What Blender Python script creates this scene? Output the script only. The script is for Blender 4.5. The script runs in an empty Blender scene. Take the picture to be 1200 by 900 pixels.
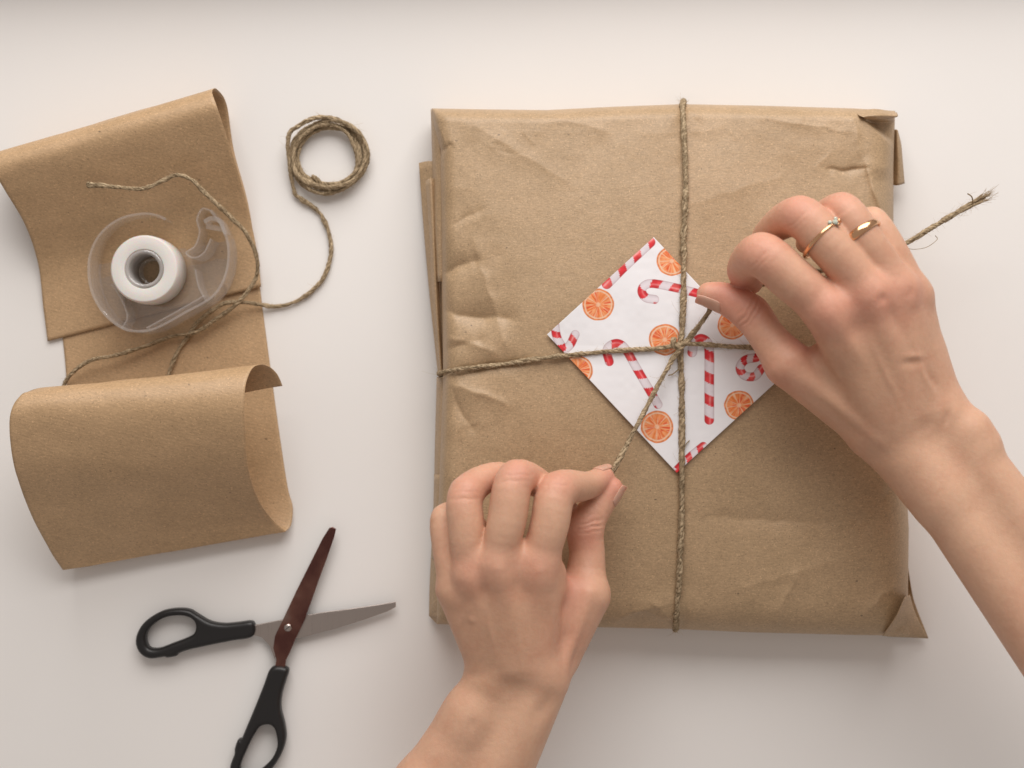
import bpy, math, random
import numpy as np
from mathutils import Vector
random.seed(7); RNG = np.random.default_rng(7)
sc = bpy.context.scene
C = sc.collection
# ------------------------------------------------------------------ camera
H = 750.0                                   # camera height above the table, mm
cam_d = bpy.data.cameras.new('camera'); cam = bpy.data.objects.new('camera', cam_d); C.objects.link(cam)
cam.location = (0, 0, H/1000); cam_d.lens = 45; cam_d.sensor_width = 36; cam_d.clip_start = .02; cam_d.clip_end = 20
cam_d.dof.use_dof = True; cam_d.dof.focus_distance = (H-58)/1000; cam_d.dof.aperture_fstop = 5.0
sc.camera = cam
# ------------------------------------------------------------------ world, lamps, exposure
w = bpy.data.worlds.new('World'); sc.world = w; w.use_nodes = True
bg = w.node_tree.nodes['Background']; bg.inputs[0].default_value = (1.0, .90, .835, 1); bg.inputs[1].default_value = .34
def lamp(name, loc, target, size, sy, power, col):
    l = bpy.data.lights.new(name, 'AREA'); l.shape = 'RECTANGLE'; l.size = size; l.size_y = sy; l.energy = power; l.color = col
    o = bpy.data.objects.new(name, l); C.objects.link(o); o.location = loc
    o.rotation_euler = (Vector(target)-Vector(loc)).to_track_quat('-Z', 'Y').to_euler(); return o
lamp('window_light', (.10, 1.15, .80), (0, 0, 0), 1.35, 1.15, 23.6, (1, .965, .94))
sc.view_settings.view_transform = 'Standard'; sc.view_settings.look = 'None'
sc.view_settings.exposure = 0.05; sc.view_settings.gamma = 1
sc.cycles.use_denoising = True; sc.cycles.max_bounces = 8; sc.cycles.transparent_max_bounces = 24
sc.cycles.caustics_reflective = False; sc.cycles.caustics_refractive = False
# ------------------------------------------------------------------ helpers
MM = .001
def mmpp(z): return .5*(H-z)/H              # mm per photo pixel at height z (mm)
def W(px, py, z):                           # photo pixel at height z -> point in mm
    s = mmpp(np.asarray(z, float))
    return np.stack(np.broadcast_arrays((np.asarray(px, float)-600)*s, (450-np.asarray(py, float))*s, np.asarray(z, float)), -1)
def obj(name, V, F, mat, parent=None, smooth=True, attrs=None):
    me = bpy.data.meshes.new(name)
    V = np.asarray(V, np.float32)*MM
    if isinstance(F, np.ndarray):
        n, k = F.shape
        me.vertices.add(len(V)); me.vertices.foreach_set('co', V.ravel())
        me.loops.add(n*k); me.loops.foreach_set('vertex_index', F.astype(np.int32).ravel())
        me.polygons.add(n); me.polygons.foreach_set('loop_start', np.arange(0, n*k, k, dtype=np.int32))
        me.update(calc_edges=True)
    else:
        me.from_pydata(V.tolist(), [], F)
    me.polygons.foreach_set('use_smooth', [smooth]*len(me.polygons))
    for an, arr in (attrs or {}).items():
        a = me.color_attributes.new(an, 'FLOAT_COLOR', 'POINT')
        c = np.ones((len(V), 4), np.float32); c[:, :3] = arr; a.data.foreach_set('color', c.ravel())
    me.validate(); me.update()
    me.materials.append(mat)
    o = bpy.data.objects.new(name, me); C.objects.link(o)
    if parent: o.parent = parent
    return o
def tag(o, label=None, cat=None, group=None, kind=None):
    for k, v in (('label', label), ('category', cat), ('group', group), ('kind', kind)):
        if v: o[k] = v
    return o
def empty(name): 
    o = bpy.data.objects.new(name, None); o.empty_display_size = .01; C.objects.link(o); return o
def grid_faces(nu, nv, closed_v=False, off=0):
    i = np.arange(nu-1)[:, None]; m = nv if closed_v else nv-1
    j = np.arange(m)[None]; j2 = (j+1) % nv
    return (np.stack([i*nv+j, (i+1)*nv+j, (i+1)*nv+j2, i*nv+j2], -1).reshape(-1, 4)+off)
def noise2(x, y, seed=0):                   # smooth value noise in [-1, 1]
    r = np.random.default_rng(seed).uniform(-1, 1, (256, 256))
    xi = np.floor(x).astype(int); yi = np.floor(y).astype(int); fx = x-xi; fy = y-yi
    fx = fx*fx*(3-2*fx); fy = fy*fy*(3-2*fy)
    g = lambda a, b: r[a % 256, b % 256]
    return (g(xi, yi)*(1-fx)+g(xi+1, yi)*fx)*(1-fy)+(g(xi, yi+1)*(1-fx)+g(xi+1, yi+1)*fx)*fy
def sm(a, b, x): t = np.clip((x-a)/(b-a), 0, 1); return t*t*(3-2*t)
def catmull(P, step=None, n=None):
    P = np.asarray(P, float); Q = np.vstack([2*P[0]-P[1], P, 2*P[-1]-P[-2]])
    out = []
    for i in range(1, len(Q)-2):
        m = n or max(2, int(np.linalg.norm(Q[i+1]-Q[i])/step))
        t = np.linspace(0, 1, m, endpoint=False)[:, None]
        a, b, c, d = Q[i-1], Q[i], Q[i+1], Q[i+2]
        out.append(.5*((2*b)+(-a+c)*t+(2*a-5*b+4*c-d)*t*t+(-a+3*b-3*c+d)*t**3))
    out.append(P[-1:]); return np.vstack(out)
# ------------------------------------------------------------------ materials
def new_mat(name):
    m = bpy.data.materials.new(name); m.use_nodes = True; nt = m.node_tree
    return m, nt, nt.nodes['Principled BSDF']
def N(nt, t, **kw):
    n = nt.nodes.new(t)
    for k, v in kw.items():
        if k in n.inputs: n.inputs[k].default_value = v
        else: setattr(n, k, v)
    return n
def ramp(nt, src, stops):
    r = nt.nodes.new('ShaderNodeValToRGB'); e = r.color_ramp.elements
    while len(e) < len(stops): e.new(.5)
    for el, (p, c) in zip(e, stops): el.position = p; el.color = (*c, 1) if len(c) == 3 else c
    nt.links.new(src, r.inputs[0]); return r
def mix(nt, fac, a, b, mode='MIX'):
    m = nt.nodes.new('ShaderNodeMix'); m.data_type = 'RGBA'; m.blend_type = mode
    for i, v in ((0, fac), (6, a), (7, b)):
        if hasattr(v, 'is_linked') or isinstance(v, bpy.types.NodeSocket): nt.links.new(v, m.inputs[i])
        else: m.inputs[i].default_value = v if i == 0 else (*v, 1)
    return m.outputs[2]
def mth(nt, op, a, b=None):
    m = nt.nodes.new('ShaderNodeMath'); m.operation = op
    for i, v in enumerate((a, b)):
        if v is None: continue
        if isinstance(v, bpy.types.NodeSocket): nt.links.new(v, m.inputs[i])
        else: m.inputs[i].default_value = v
    return m.outputs[0]
def kraft(name, base, rib=0., grain=1., rot=0.):
    m, nt, p = new_mat(name); L = nt.links.new
    tc = N(nt, 'ShaderNodeTexCoord'); mp = N(nt, 'ShaderNodeMapping'); L(tc.outputs['Object'], mp.inputs[0])
    mp.inputs['Scale'].default_value = (1000, 1000, 1000); mp.inputs['Rotation'].default_value = (0, 0, rot)
    co = mp.outputs[0]
    st = N(nt, 'ShaderNodeMapping'); L(co, st.inputs[0]); st.inputs['Scale'].default_value = (.35, 1.3, 1)
    n1 = N(nt, 'ShaderNodeTexNoise', Scale=1.0, Detail=6.0, Roughness=.75); L(st.outputs[0], n1.inputs['Vector'])
    n2 = N(nt, 'ShaderNodeTexNoise', Scale=.045, Detail=4.0, Roughness=.6); L(co, n2.inputs['Vector'])
    n3 = N(nt, 'ShaderNodeTexNoise', Scale=.9, Detail=3.0, Roughness=.8); L(co, n3.inputs['Vector'])
    c = ramp(nt, n1.outputs[0], [(.30, [x*.80 for x in base]), (.5, base), (.70, [min(1, x*1.19) for x in base])]).outputs[0]
    c = mix(nt, 1.0, c, ramp(nt, n2.outputs[0], [(.3, (.93, .925, .91)), (.7, (1.05, 1.05, 1.06))]).outputs[0], 'MULTIPLY')
    c = mix(nt, 1.0, c, ramp(nt, n3.outputs[0], [(.35, (1-.10*grain,)*3), (.65, (1+.09*grain,)*3)]).outputs[0], 'MULTIPLY')
    # long pale and dark fibres, and tiny specks
    for k, (sc_, thr, col, sx, sy, rz) in enumerate([(.5, .085, [min(1, x*1.45) for x in base], .5, 1.5, .1), (.42, .07, [x*.50 for x in base], 1.4, .6, .7),
                                             (.085, .034, [x*.30 for x in base], 1, 1.6, .3), (.30, .06, [min(1, x*1.5) for x in base], 1.4, .7, .4), (.9, .12, [x*.50 for x in base], .6, 1.5, 0), (1.0, .13, [min(1, x*1.5) for x in base], .55, 1.4, -.2)]):
        mv = N(nt, 'ShaderNodeMapping'); L(co, mv.inputs[0]); mv.inputs['Scale'].default_value = (sx, sy, 1); mv.inputs['Rotation'].default_value = (0, 0, rz)
        mv.inputs['Location'].default_value = (k*17.3, k*5.1, 0)
        v = N(nt, 'ShaderNodeTexVoronoi', Scale=sc_); L(mv.outputs[0], v.inputs['Vector'])
        gate = mth(nt, 'GREATER_THAN', N(nt, 'ShaderNodeSeparateColor').outputs[0], .5)
        sep = nt.nodes[-2] if False else None
        s = N(nt, 'ShaderNodeSeparateColor'); L(v.outputs['Color'], s.inputs[0])
        lim = mth(nt, 'MULTIPLY', s.outputs[0], thr*2.2)
        f = mth(nt, 'LESS_THAN', v.outputs['Distance'], lim)
        f = mth(nt, 'MULTIPLY', f, mth(nt, 'GREATER_THAN', s.outputs[1], .45))
        f = mth(nt, 'MULTIPLY', f, .75)
        c = mix(nt, f, c, col)
    L(c, p.inputs['Base Color'])
    p.inputs['Roughness'].default_value = .5; p.inputs['Specular IOR Level'].default_value = .6
    h = mth(nt, 'ADD', mth(nt, 'MULTIPLY', n1.outputs[0], .55*grain), mth(nt, 'MULTIPLY', n3.outputs[0], .35*grain))
    if rib:
        wv = N(nt, 'ShaderNodeTexWave', Scale=.16, Distortion=.25); wv.bands_direction = 'Y'; L(co, wv.inputs['Vector'])
        h = mth(nt, 'ADD', h, mth(nt, 'MULTIPLY', wv.outputs[1], rib))
    b = N(nt, 'ShaderNodeBump', Strength=.55, Distance=.0003); L(h, b.inputs['Height']); L(b.outputs[0], p.inputs['Normal'])
    for n in [n for n in nt.nodes if n.type == 'SEPARATE_COLOR' and not n.inputs[0].is_linked]: nt.nodes.remove(n)
    return m
M_KRAFT = kraft('kraft_parcel_paper', (.46, .315, .18), grain=1.3)
M_STRIP = kraft('kraft_strip_paper', (.51, .335, .182), rib=.10, grain=1.0, rot=.25)
def simple(name, col, rough=.5, spec=.5, metal=0, bump=0, bscale=900):
    m, nt, p = new_mat(name); p.inputs['Base Color'].default_value = (*col, 1); p.inputs['Roughness'].default_value = rough
    p.inputs['Specular IOR Level'].default_value = spec; p.inputs['Metallic'].default_value = metal
    if bump:
        tc = N(nt, 'ShaderNodeTexCoord'); n = N(nt, 'ShaderNodeTexNoise', Scale=bscale, Detail=4.0); nt.links.new(tc.outputs['Object'], n.inputs['Vector'])
        b = N(nt, 'ShaderNodeBump', Strength=bump, Distance=.0004); nt.links.new(n.outputs[0], b.inputs['Height']); nt.links.new(b.outputs[0], p.inputs['Normal'])
    return m
def table_mat():
    m, nt, p = new_mat('white_laminate'); L = nt.links.new
    tc = N(nt, 'ShaderNodeTexCoord')
    n = N(nt, 'ShaderNodeTexNoise', Scale=5.0, Detail=5.0, Roughness=.55); L(tc.outputs['Object'], n.inputs['Vector'])
    c = ramp(nt, n.outputs[0], [(.3, (.855, .83, .80)), (.7, (.88, .86, .835))])
    L(c.outputs[0], p.inputs['Base Color'])
    n2 = N(nt, 'ShaderNodeTexNoise', Scale=9.0, Detail=6.0, Roughness=.7); L(tc.outputs['Object'], n2.inputs['Vector'])
    r = ramp(nt, n2.outputs[0], [(.3, (.42,)*3), (.7, (.58,)*3)]); L(r.outputs[0], p.inputs['Roughness'])
    n3 = N(nt, 'ShaderNodeTexNoise', Scale=700.0, Detail=3.0); L(tc.outputs['Object'], n3.inputs['Vector'])
    b = N(nt, 'ShaderNodeBump', Strength=.06, Distance=.0003); L(n3.outputs[0], b.inputs['Height']); L(b.outputs[0], p.inputs['Normal'])
    p.inputs['Specular IOR Level'].default_value = .4
    return m
M_TABLE = table_mat()
def skin_mat():
    m, nt, p = new_mat('skin'); L = nt.links.new
    a = N(nt, 'ShaderNodeVertexColor'); a.layer_name = 'tint'
    tc = N(nt, 'ShaderNodeTexCoord')
    n = N(nt, 'ShaderNodeTexNoise', Scale=70.0, Detail=5.0, Roughness=.62); L(tc.outputs['Object'], n.inputs['Vector'])
    c = mix(nt, 1.0, a.outputs[0], ramp(nt, n.outputs[0], [(.30, (.945, .885, .87)), (.5, (1, 1, 1)), (.70, (1.04, 1.045, 1.04))]).outputs[0], 'MULTIPLY')
    n4 = N(nt, 'ShaderNodeTexNoise', Scale=420.0, Detail=3.0, Roughness=.6); L(tc.outputs['Object'], n4.inputs['Vector'])
    c = mix(nt, 1.0, c, ramp(nt, n4.outputs[0], [(.35, (.975, .965, .96)), (.65, (1.02, 1.02, 1.02))]).outputs[0], 'MULTIPLY')
    L(c, p.inputs['Base Color'])
    p.inputs['Subsurface Weight'].default_value = .2; p.inputs['Subsurface Scale'].default_value = .0025
    p.inputs['Subsurface Radius'].default_value = (1, .36, .2)
    p.inputs['Roughness'].default_value = .47; p.inputs['Specular IOR Level'].default_value = .38
    v = N(nt, 'ShaderNodeTexVoronoi', Scale=1500.0); v.feature = 'DISTANCE_TO_EDGE'
    nd = N(nt, 'ShaderNodeTexNoise', Scale=300.0, Detail=2.0); L(tc.outputs['Object'], nd.inputs['Vector'])
    ad = nt.nodes.new('ShaderNodeVectorMath'); ad.operation = 'MULTIPLY_ADD'; L(nd.outputs[1], ad.inputs[0]); ad.inputs[1].default_value = (.002,)*3; L(tc.outputs['Object'], ad.inputs[2])
    L(ad.outputs[0], v.inputs['Vector'])
    h = mth(nt, 'ADD', mth(nt, 'MULTIPLY', v.outputs['Distance'], .5), mth(nt, 'MULTIPLY', n4.outputs[0], .8))
    b = N(nt, 'ShaderNodeBump', Strength=.75, Distance=.0003); L(h, b.inputs['Height']); L(b.outputs[0], p.inputs['Normal'])
    return m
M_SKIN = skin_mat()
def nail_mat():
    m, nt, p = new_mat('nail'); p.inputs['Base Color'].default_value = (.62, .345, .25, 1); p.inputs['Roughness'].default_value = .36
    p.inputs['Subsurface Weight'].default_value = .3; p.inputs['Subsurface Scale'].default_value = .002; p.inputs['Subsurface Radius'].default_value = (1, .4, .3); return m
M_NAIL = nail_mat()
def attr_mat(name, rough, layer='tint', spec=.3, bump=0, bs=900):
    m, nt, p = new_mat(name); a = N(nt, 'ShaderNodeVertexColor'); a.layer_name = layer; nt.links.new(a.outputs[0], p.inputs['Base Color'])
    p.inputs['Roughness'].default_value = rough; p.inputs['Specular IOR Level'].default_value = spec
    if bump:
        tc = N(nt, 'ShaderNodeTexCoord'); n = N(nt, 'ShaderNodeTexNoise', Scale=bs, Detail=4.0); nt.links.new(tc.outputs['Object'], n.inputs['Vector'])
        b = N(nt, 'ShaderNodeBump', Strength=bump, Distance=.0004); nt.links.new(n.outputs[0], b.inputs['Height']); nt.links.new(b.outputs[0], p.inputs['Normal'])
    return m
M_JUTE = attr_mat('jute', .85, bump=.9, bs=2200, spec=.15)
M_FIBRE = simple('jute_fibre', (.52, .40, .26), .8, .2)
M_CARD = attr_mat('printed_card', .55, spec=.3, bump=.08, bs=1500)
M_CARDBACK = simple('card_stock', (.80, .79, .80), .6)
M_BLACK = simple('black_plastic', (.014, .013, .013), .38, .45, bump=.12, bscale=1400)
M_GOLD = simple('rose_gold', (.85, .50, .28), .17, .5, 1)
def clear(name, tint=(.988, .984, .98), haze=.10, edge=.7):
    m, nt, p = new_mat(name); nt.nodes.remove(p); L = nt.links.new
    out = [n for n in nt.nodes if n.type == 'OUTPUT_MATERIAL'][0]
    t = N(nt, 'ShaderNodeBsdfTransparent'); t.inputs[0].default_value = (*tint, 1)
    g = N(nt, 'ShaderNodeBsdfGlossy'); g.inputs['Roughness'].default_value = .05; g.inputs[0].default_value = (1, 1, 1, 1)
    d = N(nt, 'ShaderNodeBsdfTranslucent'); d.inputs[0].default_value = (.9, .88, .86, 1)
    d2 = N(nt, 'ShaderNodeBsdfDiffuse'); d2.inputs[0].default_value = (.9, .87, .85, 1)
    lw = N(nt, 'ShaderNodeLayerWeight'); lw.inputs[0].default_value = .5
    frs = mth(nt, 'ADD', mth(nt, 'MULTIPLY', mth(nt, 'POWER', lw.outputs['Facing'], 4.0), edge), .07)
    m0 = N(nt, 'ShaderNodeMixShader'); m0.inputs[0].default_value = .75; L(d.outputs[0], m0.inputs[1]); L(d2.outputs[0], m0.inputs[2])
    m1 = N(nt, 'ShaderNodeMixShader'); L(t.outputs[0], m1.inputs[1]); L(m0.outputs[0], m1.inputs[2]); m1.inputs[0].default_value = haze
    m2 = N(nt, 'ShaderNodeMixShader'); L(frs, m2.inputs[0]); L(m1.outputs[0], m2.inputs[1]); L(g.outputs[0], m2.inputs[2])
    L(m2.outputs[0], out.inputs[0]); return m
M_CLEAR = clear('clear_plastic', haze=.075)
M_RIM = clear('clear_plastic_rim', haze=.17)
def blade_mat(name, col, rough):
    m, nt, p = new_mat(name); L = nt.links.new
    p.inputs['Metallic'].default_value = 1; p.inputs['Base Color'].default_value = (*col, 1)
    tc = N(nt, 'ShaderNodeTexCoord'); mp = N(nt, 'ShaderNodeMapping'); L(tc.outputs['Object'], mp.inputs[0]); mp.inputs['Scale'].default_value = (3000, 60, 60)
    n = N(nt, 'ShaderNodeTexNoise', Scale=1.0, Detail=4.0); L(mp.outputs[0], n.inputs['Vector'])
    r = ramp(nt, n.outputs[0], [(.3, (rough-.06,)*3), (.7, (rough+.08,)*3)]); L(r.outputs[0], p.inputs['Roughness'])
    b = N(nt, 'ShaderNodeBump', Strength=.15, Distance=.0002); L(n.outputs[0], b.inputs['Height']); L(b.outputs[0], p.inputs['Normal'])
    return m
M_STEEL = blade_mat('brushed_steel', (.48, .42, .385), .33)
M_STEELR = blade_mat('dark_reddish_steel', (.20, .075, .055), .26)
def _painted_reflection():  # maroon to grey mottling in the base colour stands in for a reflection
    nt = M_STEELR.node_tree; p = nt.nodes['Principled BSDF']; tc = N(nt, 'ShaderNodeTexCoord')
    n = N(nt, 'ShaderNodeTexNoise', Scale=38.0, Detail=3.0); nt.links.new(tc.outputs['Object'], n.inputs['Vector'])
    r = ramp(nt, n.outputs[0], [(.36, (.15, .065, .055)), (.52, (.24, .115, .09)), (.66, (.36, .26, .22))]); nt.links.new(r.outputs[0], p.inputs['Base Color'])
_painted_reflection()
M_SCREW = simple('screw_steel', (.50, .44, .41), .30, .5, 1)
def tape_mat():
    m, nt, p = new_mat('white_tape'); p.inputs['Base Color'].default_value = (.84, .81, .77, 1); p.inputs['Roughness'].default_value = .45
    p.inputs['Subsurface Weight'].default_value = .4; p.inputs['Subsurface Scale'].default_value = .004
    t = N(nt, 'ShaderNodeBsdfTransparent'); mx = N(nt, 'ShaderNodeMixShader'); mx.inputs[0].default_value = .08
    out = [n for n in nt.nodes if n.type == 'OUTPUT_MATERIAL'][0]; nt.links.new(p.outputs[0], mx.inputs[1]); nt.links.new(t.outputs[0], mx.inputs[2]); nt.links.new(mx.outputs[0], out.inputs[0]); return m
M_TAPE = tape_mat()
M_CORE = clear('tape_core_plastic', (.98, .975, .965), .42, .15)
# ------------------------------------------------------------------ setting
tb = obj('tabletop', [(-1500, -900, 0), (1500, -900, 0), (1500, 318, 0), (1500, 330, -4), (-1500, 330, -4), (-1500, 318, 0), (-1500, -900, -30), (1500, -900, -30), (1500, 330, -30), (-1500, 330, -30)],
         [(0, 1, 2, 5), (5, 2, 3, 4), (6, 7, 1, 0), (4, 3, 8, 9), (9, 8, 7, 6), (7, 8, 3, 2, 1), (6, 0, 5, 4, 9)], M_TABLE, smooth=False)
tag(tb, 'matt white tabletop under everything', kind='structure')
bar_o = obj('shade_bar', [(-1000, 262, 0), (1000, 262, 0), (1000, 262, 20), (-1000, 262, 54), (-1000, 300, 0), (1000, 300, 0), (1000, 300, 20), (-1000, 300, 54)],
           [(0, 1, 2, 3), (5, 4, 7, 6), (3, 2, 6, 7), (4, 0, 3, 7), (1, 5, 6, 2), (4, 5, 1, 0)], simple('shade_bar_brown', (.16, .10, .07), .5), smooth=False)
tag(bar_o, kind='structure')  # added bar out of view, put there to shade the table's far edge
# ------------------------------------------------------------------ parcel
def xl(py): return np.interp(py, [122, 128, 150, 175, 250, 330, 437, 520, 600, 700, 745], [506, 506, 509, 515, 516, 517, 519, 516, 513, 512, 512])
def xr(py): return np.interp(py, [122, 130, 200, 300, 430, 560, 620, 700, 745], [1050, 1049, 1047, 1047, 1054, 1062, 1065, 1064, 1066])
def yt(px): return np.interp(px, [505, 560, 640, 720, 800, 900, 1000, 1050], [127, 128, 129, 125, 122, 124, 127, 130])
def yb(px): return np.interp(px, [505, 560, 700, 790, 880, 1000, 1066], [731, 733, 735, 737, 741, 744, 745])
CR = [ # ax, ay, bx, by, amp(mm), width above, width below (px), length softness
 (512, 322, 556, 307, -3.2, 20, 12, 8), (525, 367, 590, 373, -3.4, 24, 14, 12), (520, 412, 560, 398, -1.6, 12, 12, 8),
 (516, 440, 600, 425, -2.6, 10, 12, 20), (535, 262, 560, 250, -1.0, 10, 7, 8), (560, 300, 590, 395, 1.4, 12, 18, 14),
 (528, 395, 575, 410, 1.3, 8, 10, 8), (540, 455, 585, 470, 1.4, 9, 14, 12), (530, 462, 552, 500, -1.2, 8, 10, 10),
 (974, 199, 1014, 198, -1.3, 3, 9, 6), (1016, 200, 1036, 262, 2.3, 22, 6, 12), (1000, 140, 1006, 175, 1.0, 8, 10, 10),
 (515, 182, 527, 172, -1.8, 5, 5, 4), (508, 130, 522, 172, 1.2, 5, 5, 8),
 (850, 607, 955, 612, -2.2, 30, 30, 25), (905, 740, 930, 680, 1.7, 16, 12, 16), (735, 722, 768, 712, 1.5, 14, 6, 12), (768, 712, 790, 728, 1.2, 10, 6, 8),
 (800, 165, 800, 215, -.6, 14, 14, 20), (620, 132, 700, 150, .9, 16, 16, 16), (900, 138, 985, 152, 1.0, 14, 14, 18), (690, 700, 640, 735, 1.1, 14, 14, 14),
 (1040, 400, 1010, 470, 1.2, 14, 16, 16), (1052, 560, 1020, 610, -1.3, 14, 12, 16), (1046, 690, 1015, 715, 1.2, 12, 10, 10), (600, 640, 560, 700, 1.0, 12, 12, 20),
 (797, 560, 794, 700, -.7, 10, 10, 20), (832, 232, 900, 210, .5, 18, 18, 20), (560, 150, 650, 205, .9, 22, 22, 20), (865, 690, 985, 655, .9, 24, 18, 20)]
_r = np.random.default_rng(77)
for _ in range(46):                          # small handling crinkles, mostly near the edges
    e_ = _r.integers(0, 5); t_ = _r.uniform(0, 1)
    cx, cy = [(520+_r.uniform(5, 70), 140+t_*570), (1045-_r.uniform(5, 60), 140+t_*570), (530+t_*500, 135+_r.uniform(0, 45)), (530+t_*500, 728-_r.uniform(0, 60)), (_r.choice([_r.uniform(540, 660), _r.uniform(920, 1030)]), _r.uniform(160, 700))][e_]
    an = _r.uniform(0, math.pi); ln_ = _r.uniform(6, 26)
    CR.append((cx, cy, cx+ln_*math.cos(an), cy+ln_*math.sin(an), _r.choice([-1, 1])*_r.uniform(.10, .36), _r.uniform(3, 9), _r.uniform(3, 9), _r.uniform(3, 8)))
def zp(px, py):
    px, py = np.broadcast_arrays(np.asarray(px, float), np.asarray(py, float))
    dl = px-xl(py); dr = xr(py)-px; dt = py-yt(px); db = yb(px)-py
    f = 1.
    for d, wd in ((dl, 20), (dr, 34), (dt, 17), (db, 40)):
        t = np.clip(d/wd, 0, 1); f = f*(1-(1-t)**2.4)**(1/2.4)
    dome = np.clip(1-((px-780)/290)**2, 0, 1)**.5*np.clip(1-((py-425)/325)**2, 0, 1)
    z = 17+18.5*f+16.5*dome*sm(0, 1, f*1.2)
    edge = 1-sm(20, 110, np.minimum(np.minimum(dl, dr), np.minimum(dt, db)))
    z = z+f*(.75*noise2(px/70+3, py/70, 1)+.32*noise2(px/25, py/25, 2)*(.15+edge)+(.45*(-np.abs(noise2(px/48, py/34, 5))+.35))*edge*.9+.05*noise2(px/7, py/7, 3))
    for ax, ay, bx, by, A, wa, wb, ls in CR:
        ux, uy = bx-ax, by-ay; Ln = math.hypot(ux, uy); ux /= Ln; uy /= Ln
        s = (px-ax)*ux+(py-ay)*uy; q = (px-ax)*(-uy)+(py-ay)*ux
        if ux < 0: q = -q
        q = q+2.2*noise2(s/14+ax, s*0+ay, 9)
        wq = np.where(q > 0, wb, wa)
        t = np.clip(s/Ln, 0, 1); end = np.exp(-(np.maximum(0, np.maximum(-s, s-Ln))/ls)**2)*(.45+.55*np.sin(math.pi*np.clip(t, 0.12, .88)))
        z = z+f*A*1.25*np.exp(-(np.sqrt(q*q+.45)-.6)/wq*1.5)*end
    z = z-1.6*np.exp(-((px-800.5)/4.5)**2)*(sm(150, 128, py)+sm(715, 736, py))-.45*np.exp(-((px-800)/5)**2)
    z = z+f*.9*(np.exp(-((px-788)/8)**2)+np.exp(-((px-814)/8)**2))*(sm(165, 135, py)+sm(690, 725, py))
    # tucked hollow under the lip of the upper right corner, slanting panel edge below it, sagging lower edge
    q2 = ((px-1010)*(173-138)-(py-138)*(1048-1010))/math.hypot(38, 35)
    z = z-f*11*sm(-1, 5, q2)*sm(139, 144, py)*sm(1000, 1012, px)
    q3 = ((px-1014)*(275-199)-(py-199)*(1042-1014))/math.hypot(28, 76)
    z = z-f*.20*np.clip(q3, 0, 30)*sm(196, 215, py)*(1-sm(300, 420, py))
    arc = 742-26*np.exp(-((px-752)/36)**2)
    z = z-f*.55*np.maximum(0, py-arc)*sm(690, 720, px)*(1-sm(782, 792, px))
    z = z-f*1.5*sm(640, 745, py)
    return z
nu, nv = 400, 420
u = np.linspace(0, 1, nu); v = np.linspace(0, 1, nv)
u = .5-.5*np.cos(u*math.pi)*.55-.5*(1-2*u)*.45; v = .5-.5*np.cos(v*math.pi)*.5-.5*(1-2*v)*.5
U, Vv = np.meshgrid(u, v, indexing='ij')
PY = 127+Vv*614
for _ in range(3):
    PX = xl(PY)+U*(xr(PY)-xl(PY)); PY = yt(PX)+Vv*(yb(PX)-yt(PX))
ZP = zp(PX, PY)
V0 = W(PX, PY, ZP).reshape(-1, 3); F0 = grid_faces(nu, nv)
idx = np.arange(nu*nv).reshape(nu, nv)
ring = np.concatenate([idx[:, 0], idx[-1, 1:], idx[-2::-1, -1], idx[0, -2:0:-1]])
cen = V0[ring].mean(0)
r1 = V0[ring].copy(); r1[:, 2] = 9; r2 = V0[ring]+(cen-V0[ring])*.035; r2[:, 2] = .6
a = len(V0); n = len(ring); base = np.concatenate([V0, r1, r2])
k = np.arange(n); k2 = (k+1) % n
F1 = np.stack([ring[k2], ring[k], a+k, a+k2], -1); F2 = np.stack([a+k2, a+k, a+n+k, a+n+k2], -1)
parcel = empty('wrapped_parcel'); tag(parcel, 'large square parcel wrapped in brown kraft paper, lying flat on the white table', 'parcel')
obj('wrapping', base, np.concatenate([F0, F1, F2])[:, ::-1], M_KRAFT, parcel)
def paper(name, rows, mat, parent, nr=24, thick=.3, wob=.3, seed=0, nst=8):
    """rows: stations of (px,py,z) across; lofted by splines along the stations"""
    cols = list(zip(*rows)); cc = [catmull(np.array([W(*p) for p in c]), n=nst) for c in cols]
    cr = np.stack([catmull(np.array([c[i] for c in cc]), n=max(2, nr//max(1, len(cols)-1))) if len(cols) > 2 else
                   cc[0][i]+(cc[1][i]-cc[0][i])*np.linspace(0, 1, nr)[:, None] for i in range(len(cc[0]))])
    n0, n1 = cr.shape[:2]
    gx, gy = np.meshgrid(np.arange(n0), np.arange(n1), indexing='ij')
    cr[..., 2] += wob*noise2(gx/7+seed, gy/7, 4+seed)
    o = obj(name, cr.reshape(-1, 3), grid_faces(n0, n1), mat, parent)
    s = o.modifiers.new('thickness', 'SOLIDIFY'); s.thickness = thick*MM; s.offset = 0
    return o
# pleated layers on the left side
paper('folded_flap', [[(491, 191, 5), (500, 189, 8), (509, 189, 12)], [(496, 260, 6), (504, 258, 12), (514, 256, 15)], [(503, 340, 7), (509, 340, 12), (517, 340, 15)], [(512, 425, 9), (515, 425, 13), (519, 425, 15)], [(515, 450, 10), (517, 450, 13), (520, 450, 15)]], M_KRAFT, parcel)
paper('folded_flap', [[(499, 212, 14), (504, 209, 19), (510, 210, 17)], [(503, 270, 16), (507, 268, 22), (512, 268, 19)], [(507, 350, 17), (511, 350, 22), (515, 350, 18)], [(514, 425, 17), (516, 425, 21), (519, 425, 18)], [(516, 440, 17), (518, 440, 20), (520, 440, 18)]], M_KRAFT, parcel, seed=2)
paper('folded_flap', [[(505, 128, 12), (508, 132, 20), (513, 150, 26)], [(506, 160, 14), (509, 165, 21), (516, 180, 26)], [(507, 200, 15), (511, 205, 22), (518, 215, 27)], [(508, 260, 18), (512, 262, 25), (518, 262, 27)], [(512, 330, 20), (515, 330, 26), (519, 330, 27)]], M_KRAFT, parcel, seed=4)
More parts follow.
